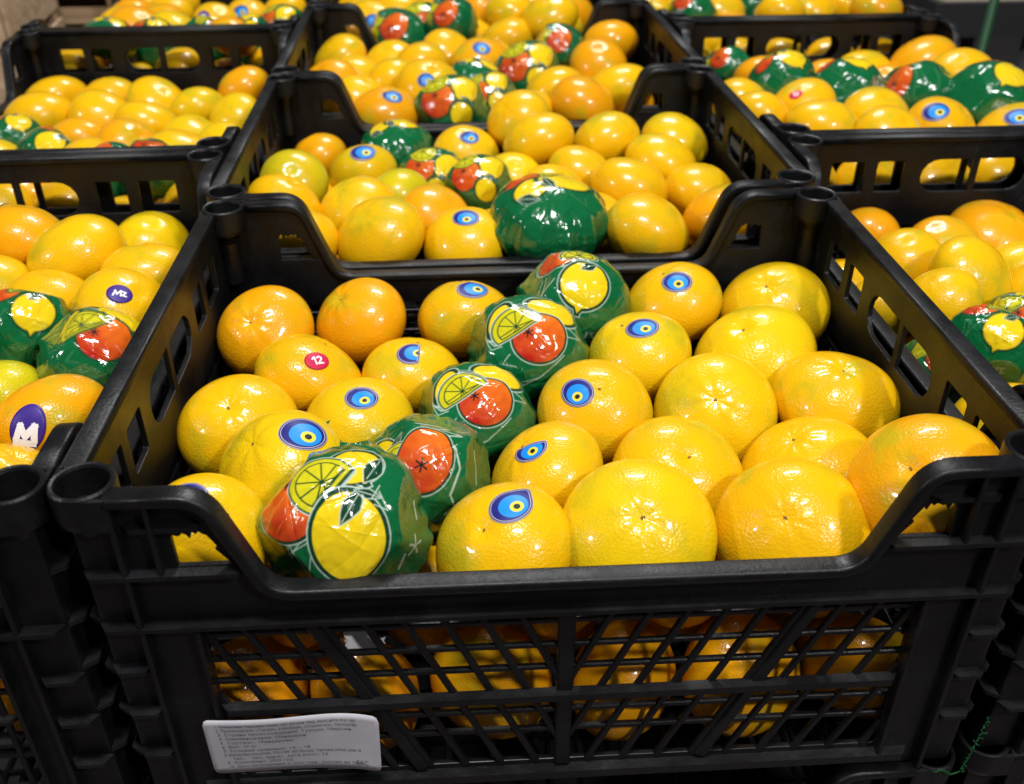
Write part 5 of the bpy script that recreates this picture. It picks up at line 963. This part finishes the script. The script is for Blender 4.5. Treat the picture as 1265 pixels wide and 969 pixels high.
  ((0.4865, 0.9375, -0.052, 0.0295, 1.0, 'm', 'n', 0, (-0.1576, -0.0386, 0.9867), 2.82), 'golden mandarin, leftmost in third row of farthest right crate', 'loose fruit in the farthest right crate'),
  ((0.4925, 1.1175, -0.052, 0.0295, 1.0, 'm', 'n', 0, (-0.1957, 0.3759, 0.9058), 4.75), 'golden mandarin, rightmost in back row of farthest right crate', 'loose fruit in the farthest right crate'),
  ((0.5285, 0.9735, -0.052, 0.0295, 1.0, 'm', 'o', 0, (0.4293, -0.0835, 0.8993), 0.7), 'orange mandarin, second from left in fourth row of farthest right crate', 'loose fruit in the farthest right crate'),
 ],
 'under': [
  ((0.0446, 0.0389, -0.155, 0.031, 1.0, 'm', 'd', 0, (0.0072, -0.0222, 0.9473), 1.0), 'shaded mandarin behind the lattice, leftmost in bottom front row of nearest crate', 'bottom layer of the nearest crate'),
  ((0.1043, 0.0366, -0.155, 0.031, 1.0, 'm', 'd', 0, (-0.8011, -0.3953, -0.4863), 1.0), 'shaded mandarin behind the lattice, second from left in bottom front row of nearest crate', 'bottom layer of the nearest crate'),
  ((0.1675, 0.0378, -0.155, 0.031, 1.0, 'm', 'o', 0, (-0.2321, -0.6419, -0.0204), 1.0), 'shaded mandarin behind the lattice, third from left in bottom front row of nearest crate', 'bottom layer of the nearest crate'),
  ((0.2325, 0.035, -0.155, 0.031, 1.0, 'm', 'o', 0, (-0.6176, 0.4299, 0.1876), 1.0), 'shaded mandarin behind the lattice, fourth from left in bottom front row of nearest crate', 'bottom layer of the nearest crate'),
  ((0.2936, 0.0339, -0.155, 0.031, 1.0, 'm', 'o', 0, (0.3913, -0.9272, 0.5094), 1.0), 'shaded mandarin behind the lattice, fifth from left in bottom front row of nearest crate', 'bottom layer of the nearest crate'),
  ((0.3552, 0.0353, -0.155, 0.031, 1.0, 'm', 'o', 0, (0.4923, 0.6744, 0.2964), 1.0), 'shaded mandarin behind the lattice, rightmost in bottom front row of nearest crate', 'bottom layer of the nearest crate'),
  ((0.0743, 0.0945, -0.155, 0.031, 1.0, 'm', 'o', 0, (-0.7465, -0.8969, 0.5955), 1.0), 'shaded mandarin behind the lattice, leftmost in bottom second row of nearest crate', 'bottom layer of the nearest crate'),
  ((0.1367, 0.0922, -0.155, 0.031, 1.0, 'm', 'n', 0, (-0.1235, -0.2039, -0.4595), 1.0), 'shaded mandarin behind the lattice, second from left in bottom second row of nearest crate', 'bottom layer of the nearest crate'),
  ((0.201, 0.0904, -0.155, 0.031, 1.0, 'm', 'o', 0, (0.977, 0.5334, 0.5775), 1.0), 'shaded mandarin behind the lattice, third from left in bottom second row of nearest crate', 'bottom layer of the nearest crate'),
  ((0.2637, 0.0908, -0.155, 0.031, 1.0, 'm', 'n', 0, (-0.2649, 0.1273, 0.6927), 1.0), 'shaded mandarin behind the lattice, fourth from left in bottom second row of nearest crate', 'bottom layer of the nearest crate'),
  ((0.3237, 0.0894, -0.155, 0.031, 1.0, 'm', 'd', 0, (0.3238, -0.6939, 0.2397), 1.0), 'shaded mandarin behind the lattice, rightmost in bottom second row of nearest crate', 'bottom layer of the nearest crate'),
  ((0.0758, 0.0622, -0.109, 0.0275, 1.0, 'm', 'o', 0, (0.4243, 0.2498, -0.1985), 1.0), 'shaded mandarin behind the lattice, leftmost in bottom gap row of nearest crate', 'bottom layer of the nearest crate'),
  ((0.1381, 0.0609, -0.109, 0.0275, 1.0, 'm', 'n', 0, (-0.0013, 0.9625, 0.8862), 1.0), 'shaded mandarin behind the lattice, second from left in bottom gap row of nearest crate', 'bottom layer of the nearest crate'),
  ((0.1981, 0.0589, -0.109, 0.0275, 1.0, 'm', 'o', 0, (0.9385, 0.6576, -0.0896), 1.0), 'shaded mandarin behind the lattice, third from left in bottom gap row of nearest crate', 'bottom layer of the nearest crate'),
  ((0.2618, 0.0613, -0.109, 0.0275, 1.0, 'm', 'o', 0, (0.2687, -0.4815, 0.6016), 1.0), 'shaded mandarin behind the lattice, fourth from left in bottom gap row of nearest crate', 'bottom layer of the nearest crate'),
  ((0.3259, 0.0604, -0.109, 0.0275, 1.0, 'm', 'o', 0, (0.7678, 0.7484, -0.1202), 1.0), 'shaded mandarin behind the lattice, rightmost in bottom gap row of nearest crate', 'bottom layer of the nearest crate'),
  ((0.043, 0.1508, -0.155, 0.031, 1.0, 'm', 'd', 0, (0.2211, -0.1453, -0.1024), 1.0), 'shaded mandarin behind the lattice, leftmost in bottom third row of nearest crate', 'bottom layer of the nearest crate'),
  ((0.1044, 0.1509, -0.155, 0.031, 1.0, 'm', 'o', 0, (-0.009, 0.2019, 0.1138), 1.0), 'shaded mandarin behind the lattice, second from left in bottom third row of nearest crate', 'bottom layer of the nearest crate'),
  ((0.1689, 0.1516, -0.155, 0.031, 1.0, 'm', 'o', 0, (0.5568, 0.043, 0.1717), 1.0), 'shaded mandarin behind the lattice, third from left in bottom third row of nearest crate', 'bottom layer of the nearest crate'),
  ((0.2335, 0.1475, -0.155, 0.031, 1.0, 'm', 'o', 0, (0.0295, -0.4288, 0.0249), 1.0), 'shaded mandarin behind the lattice, fourth from left in bottom third row of nearest crate', 'bottom layer of the nearest crate'),
  ((0.2931, 0.1486, -0.155, 0.031, 1.0, 'm', 'o', 0, (0.3731, 0.1978, 0.5942), 1.0), 'shaded mandarin behind the lattice, fifth from left in bottom third row of nearest crate', 'bottom layer of the nearest crate'),
  ((0.3571, 0.146, -0.155, 0.031, 1.0, 'm', 'o', 0, (0.4141, 0.0661, 0.6875), 1.0), 'shaded mandarin behind the lattice, rightmost in bottom third row of nearest crate', 'bottom layer of the nearest crate'),
  ((-0.256, 0.0424, -0.155, 0.031, 1.0, 'm', 'd', 0, (-0.3308, -0.3477, 0.4314), 1.0), 'shaded mandarin behind the lattice, leftmost in bottom front row of left front crate', 'bottom layer of the left front crate'),
  ((-0.1905, 0.0439, -0.155, 0.031, 1.0, 'm', 'n', 0, (-0.7166, -0.5339, 0.0518), 1.0), 'shaded mandarin behind the lattice, second from left in bottom front row of left front crate', 'bottom layer of the left front crate'),
  ((-0.1067, 0.0415, -0.155, 0.031, 1.0, 'm', 'o', 0, (0.7003, -0.4228, 0.1244), 1.0), 'shaded mandarin behind the lattice, third from left in bottom front row of left front crate', 'bottom layer of the left front crate'),
  ((-0.0423, 0.0433, -0.155, 0.031, 1.0, 'm', 'o', 0, (0.72, 0.7844, 0.6857), 1.0), 'shaded mandarin behind the lattice, rightmost in bottom front row of left front crate', 'bottom layer of the left front crate'),
 ],
}
# ------------------------------------------------------------------ setting
fl = MB().box((-6, -3, -.99), (7, 9, -.97)).mesh('floor', M_floor); tag(obj('floor', fl), kind='structure')

# stepped stand that carries the crates: low in front (two crates high), one crate high behind
G = .003; zt2 = -H + .0005; zl = -2*H
st = empty('display_stand', (.2, .5, -.97)); tag(st, 'dark display stand under the stacked crates', 'stand')
for nm, lo, hi in (('front_deck', (-.31, -.004, -.97), (.71, .302, zl-.0005)), ('back_deck', (.0035, .304, -.97), (.3985, 1.30, -H-.0008)),
                   ('side_deck', (-.31, .405, -.97), (.0005, 2.02, -H-.0008)), ('side_deck', (.4015, .405, -.97), (.71, 1.30, -H-.0008)),
                   ('under_deck', (-.31, .3025, -.97), (.0005, .4035, zl-.0005)), ('under_deck', (.4015, .3025, -.97), (.71, .4035, zl-.0005))):
    me = MB().box(tuple(a-b for a, b in zip(lo, (.2, .5, -.97))), tuple(a-b for a, b in zip(hi, (.2, .5, -.97))), .002).mesh(nm, M_stand)
    obj(nm, me, st)

# ------------------------------------------------------------------ crates
put_crate(-.001, 0, False, 'nearest black crate of citrus, white paper label on its front', 0, 1, -.0134)
put_crate(0, L+G, False, 'black crate directly behind the nearest crate in the middle row')
put_crate(0, 2*(L+G), False, 'third black crate back in the middle row')
put_crate(0, 3*(L+G), False, 'farthest black crate of the middle row, at the top edge')
put_crate(-G-L, 0, True, 'black crate standing left of the nearest crate, cut by the left edge')
put_crate(-G-L*.945, W+G, True, 'second black crate back in the left row, long slotted wall in front', 0, .945)
put_crate(-G-L*.96, 2*(W+G), True, 'third black crate back in the left row, few fruits showing', 0, .96)
put_crate(-G-L*1.02, 3*(W+G), True, 'empty black crate at the top left edge beside pale wooden boxes', 0, 1.02)
put_crate(W+G+.003, 0, True, 'black crate standing right of the nearest crate, cut by the right edge')
put_crate(W+G+.003, W+G, True, 'second black crate back in the right row, green post behind it')
put_crate(W+G, 2*(W+G), True, 'farthest black crate of the right row, at the top edge')
put_crate(-.001, 0, False, 'lower black crate directly under the nearest crate of citrus', -H-.0005, 1, -.0134)
put_crate(-G-L, 0, True, 'lower black crate under the left front crate', -H-.0005)
put_crate(W+G+.003, 0, True, 'lower black crate under the right front crate', -H-.0005)

# ------------------------------------------------------------------ fruit
for k, lst in FRUIT.items():
    for f, label, group in lst: make_fruit(k, f, label, group)

# ------------------------------------------------------------------ paper label on the nearest crate
def text_mesh(body, size, space=1.0):
    cu = bpy.data.curves.new('t', 'FONT'); cu.body = body; cu.size = size; cu.space_character = space; cu.resolution_u = 2
    o = bpy.data.objects.new('t', cu); col.objects.link(o)
    me = bpy.data.meshes.new_from_object(o.evaluated_get(bpy.context.evaluated_depsgraph_get())); bpy.data.objects.remove(o); bpy.data.curves.remove(cu); return me
PW, PH = .0775, .0378
def paper_y(u, v): return -.0012 - .0012*max(0, u-.72)**2/.0784 - .0016*(math.sin(math.pi*u)**2)*v - .0010*math.sin(5.2*u+.5)*v
def on_paper(x, y, lift=0):
    u, v = x/PW, y/PH
    return (.0375 + x - .0012*(1-v)*u, paper_y(u, v) - lift - .0134*(.0362+x), -.1612 + y + .0026*math.sin(3.1*u**1.4) - .0035*u)
nu, nv = 30, 10; V, F = [], []
for lift in (0, -.00025):
    for j in range(nv+1):
        for i in range(nu+1):
            x, y = PW*i/nu, PH*j/nv
            c_ = .002 ; dx = min(x, PW-x); dy = min(y, PH-y)
            if dx < 1e-9 and dy < 1e-9: x += .0009*(1 if x < PW/2 else -1); y += .0009*(1 if y < PH/2 else -1)
            V.append(on_paper(x, y, lift))
q = (nu+1)*(nv+1)
for j in range(nv):
    for i in range(nu): a = j*(nu+1)+i; F += [(a, a+1, a+nu+2, a+nu+1), (q+a, q+a+nu+1, q+a+nu+2, q+a+1)]
ring = [i for i in range(nu)] + [j*(nu+1)+nu for j in range(nv)] + [nv*(nu+1)+nu-i for i in range(nu)] + [(nv-j)*(nu+1) for j in range(nv)]
for a, b_ in zip(ring, ring[1:]+ring[:1]): F.append((a, q+a, q+b_, b_))
lab = obj('paper_label', mesh_from('paper_label', V, F, M_paper)); tag(lab, 'white paper label with rows of small print on the nearest crate', 'label')
rows = ["1. Наименование: Мандарины свежие, сорт, для розн. прод., масса нетто 10 кг, кал.", "2. Производитель: \u00abТурция\u00bb, упаковщик, отправитель, экспортёр", "3. Страна происхождения: Турция, Мерсин", "4. Наименование: Мандарин", "5. Сорт/кат.: Мандарины", "6. Вес: 10 кг", "7. Условия хранения: +4 ... +8", "8. Импортёр/получатель: РОССИЯ, 000 Москва, Торговая улица, дом 10", "    тел., факс, адрес, дата изгот. 12", "9. Упаковано: 2020 год", "10. Дата изготовления и срок годн.: указаны на таре"]
for i, t in enumerate(rows):
    me = text_mesh(t, .0027, 1.06)
    wmax = max(v.co.x for v in me.vertices); sx_ = min(1, (.066-.004)/wmax)
    for v in me.vertices:
        X = .0052 + v.co.x*sx_ + .0006*i*.3; Y = PH-.0050-.0029*i + v.co.y
        v.co = on_paper(X, Y, .00012)
    me.materials.clear(); me.materials.append(M_ink); obj('print_line', me, lab)
me = text_mesh("EAC", .0042, 1.0)
for v in me.vertices: v.co = on_paper(.0660 + v.co.x*.72, .0034 + v.co.y*1.05, .00012)
me.materials.clear(); me.materials.append(M_ink); obj('print_mark', me, lab)

# torn scrap of white paper caught behind the lattice
V, F = [], []
r3 = random.Random(12)
for side in (0, 1):
    for j in range(5):
        for i in range(9):
            u, v = i/8, j/4; V.append((.1035 + .0165*u + .0012*r3.uniform(-1, 1)*(i in (0, 8)), .0098 - .0134*.11 + .0016*math.sin(u*5) + .0012*v + side*.0003, -.0955 + .0105*v - .004*u + .0012*r3.uniform(-1, 1)*(j in (0, 4))))
for j in range(4):
    for i in range(8): a = j*9+i; F += [(a, a+1, a+10, a+9), (45+a, 45+a+9, 45+a+10, 45+a+1)]
tag(obj('paper_scrap', mesh_from('paper_scrap', V, F, M_white)), 'torn white paper scrap caught behind the front lattice of the nearest crate', 'paper')

# ------------------------------------------------------------------ frayed green strap down the right corner of the nearest crate
m = MB(); r2 = random.Random(3); P = Vector((.4003, -.0065, -.148))
for i in range(34):
    Q = Vector((.4003 - .0001*i + r2.uniform(-.0007, .0007), -.0065 + r2.uniform(-.0008, .0004), -.148 - .0012*(i+1)))
    m.bar(P, Q, r2.uniform(.0004, .0011), .0004, (1, .2, 0)); P = Q
    if r2.random() < .4: m.bar(P, P+Vector((r2.uniform(-.003, .002), -.001, r2.uniform(-.001, .003))), .0006, .0004, (0, 0, 1))
for i in range(8):
    Q = P + Vector((-r2.uniform(.0005, .0032), r2.uniform(-.0006, .0003), r2.uniform(-.0012, .0012)))
    m.bar(P, Q, r2.uniform(.0006, .0016), .0005, (0, 0, 1)); P = Q
tag(obj('plastic_strap', m.mesh('plastic_strap', M_strap)), 'frayed green plastic strap at the bottom right corner of the nearest crate', 'strap')

# ------------------------------------------------------------------ behind: slatted wooden boxes, green post, dark tray, sack
def wooden_box(x0, y0, w_, d_, z0, z1, m_, label, ns, vertical=False, rz=0):
    root = empty('wooden_box', (x0, y0, z0), rz); hgt = z1-z0
    tag(root, label, 'wooden box', 'pale wooden boxes behind the crates')
    sh = (hgt - .013*(ns-1))/ns
    for i in range(ns):
        for (lo, hi) in (((.0, -.006, 0), (w_, .0, 0)), ((.0, d_, 0), (w_, d_+.006, 0))):
            z = i*(sh+.013); obj('slat', MB().box((lo[0], lo[1], z), (hi[0], hi[1], z+sh), .001).mesh('slat', m_), root)
        for x in (-.0063, w_+.0003): z = i*(sh+.013); obj('slat', MB().box((x, .001, z), (x+.006, d_-.001, z+sh), .001).mesh('slat', m_), root)
    for x in (.0005, w_-.0205):
        for y in (.0005, d_-.0205): obj('corner_block', MB().box((x, y, .0), (x+.02, y+.02, hgt+.012), .002).mesh('corner_block', m_), root)
    obj('bottom_board', MB().box((.0, .0, .002), (w_, d_, .008), .001).mesh('bottom_board', m_), root)
    return root
wooden_box(-.84, 1.33, .50, .28, -.32, -.078, M_wood, 'brown pine box left of the empty top left crate, lower of two', 7)
wooden_box(-.84, 1.335, .50, .28, -.064, .17, M_wood, 'brown pine box left of the empty top left crate, upper of two', 7)
wooden_box(-.30, 1.66, .29, .30, -.187, .05, M_wood, 'pine box behind the empty top left crate, seen through its slots', 7)
wooden_box(-.735, 1.00, .34, .26, -.325, -.085, M_wood2, 'light pine box at the far left edge, lower of two', 3, rz=.1)
wooden_box(-.738, 1.00, .34, .26, -.07, .17, M_wood2, 'light pine box at the far left edge, upper of two', 3, rz=.1)
bt = empty('low_table', (-.60, 1.3, -.97)); tag(bt, 'dark table under the pale wooden boxes', 'table')
obj('table_top', MB().box((-.35, -.32, .60), (.275, .35, .642), .004).mesh('table_top', M_stand), bt)
for x in (-.32, .235):
    for y in (-.29, .31): obj('leg', MB().box((x, y, 0), (x+.03, y+.03, .599), .003).mesh('leg', M_stand), bt)
m = MB(); m.lathe((0, 0, 0), [(.0001, 0), (.05, 0), (.05, .008), (.0055, .012), (.0055, 1.16), (.0001, 1.162)], 20)
po = obj('green_post', m.mesh('green_post', M_green, True)); po.location = (.795, .852, -.97); tag(po, 'thin green metal post behind the right row of crates', 'post')

# dark shelf with a cardboard tray beyond the post, black sack on a stool
bn = empty('dark_shelf', (1.36, 1.66, -.97)); tag(bn, 'dark shelf at the top right corner behind the green post', 'shelf')
obj('shelf_board', MB().box((-.30, -.15, .780), (.40, .15, .840), .004).mesh('shelf_board', M_stand), bn)
for x in (-.10, .36):
    for y in (-.14, .11): obj('leg', MB().box((x, y, 0), (x+.03, y+.03, .7795), .003).mesh('leg', M_stand), bn)
ct = empty('cardboard_tray', (1.36, 1.66, -.1295)); tag(ct, 'beige cardboard tray on the dark shelf at the top right', 'tray')
obj('bottom_panel', MB().box((-.28, -.13, 0), (.2, .13, .005)).mesh('bottom_panel', M_card), ct)
for lo, hi in (((-.28, -.134, 0), (.2, -.1303, .02)), ((-.28, .1303, 0), (.2, .134, .02)), ((-.284, -.13, 0), (-.2803, .13, .02)), ((.2003, -.13, 0), (.204, .13, .02))):
    obj('side_panel', MB().box(lo, hi, .0008).mesh('side_panel', M_card), ct)
d, F_ = sphere_dirs(48, 32); nf = noise_field(77, 9, 5.0); nf2 = noise_field(78, 16, 11.0)
rad = 1 + .25*nf(d) + .10*nf2(d); V_ = d*rad[:, None]*np.array([.20, .17, .30]); V_[:, 2] = np.maximum(V_[:, 2], -.27)
sk = obj('black_sack', mesh_from('black_sack', V_, F_, M_sack)); sk.location = (1.075, 1.00, -.36); tag(sk, 'black plastic sack at the right edge beside the second right crate', 'sack')
sb = empty('sack_stool', (1.075, 1.00, -.97)); tag(sb, 'dark low stool under the black sack', 'stool')
obj('seat', MB().box((-.17, -.16, .305), (.17, .16, .335), .004).mesh('seat', M_stand), sb)
for x in (-.15, .12):
    for y in (-.14, .11): obj('leg', MB().box((x, y, 0), (x+.03, y+.03, .3045), .003).mesh('leg', M_stand), sb)
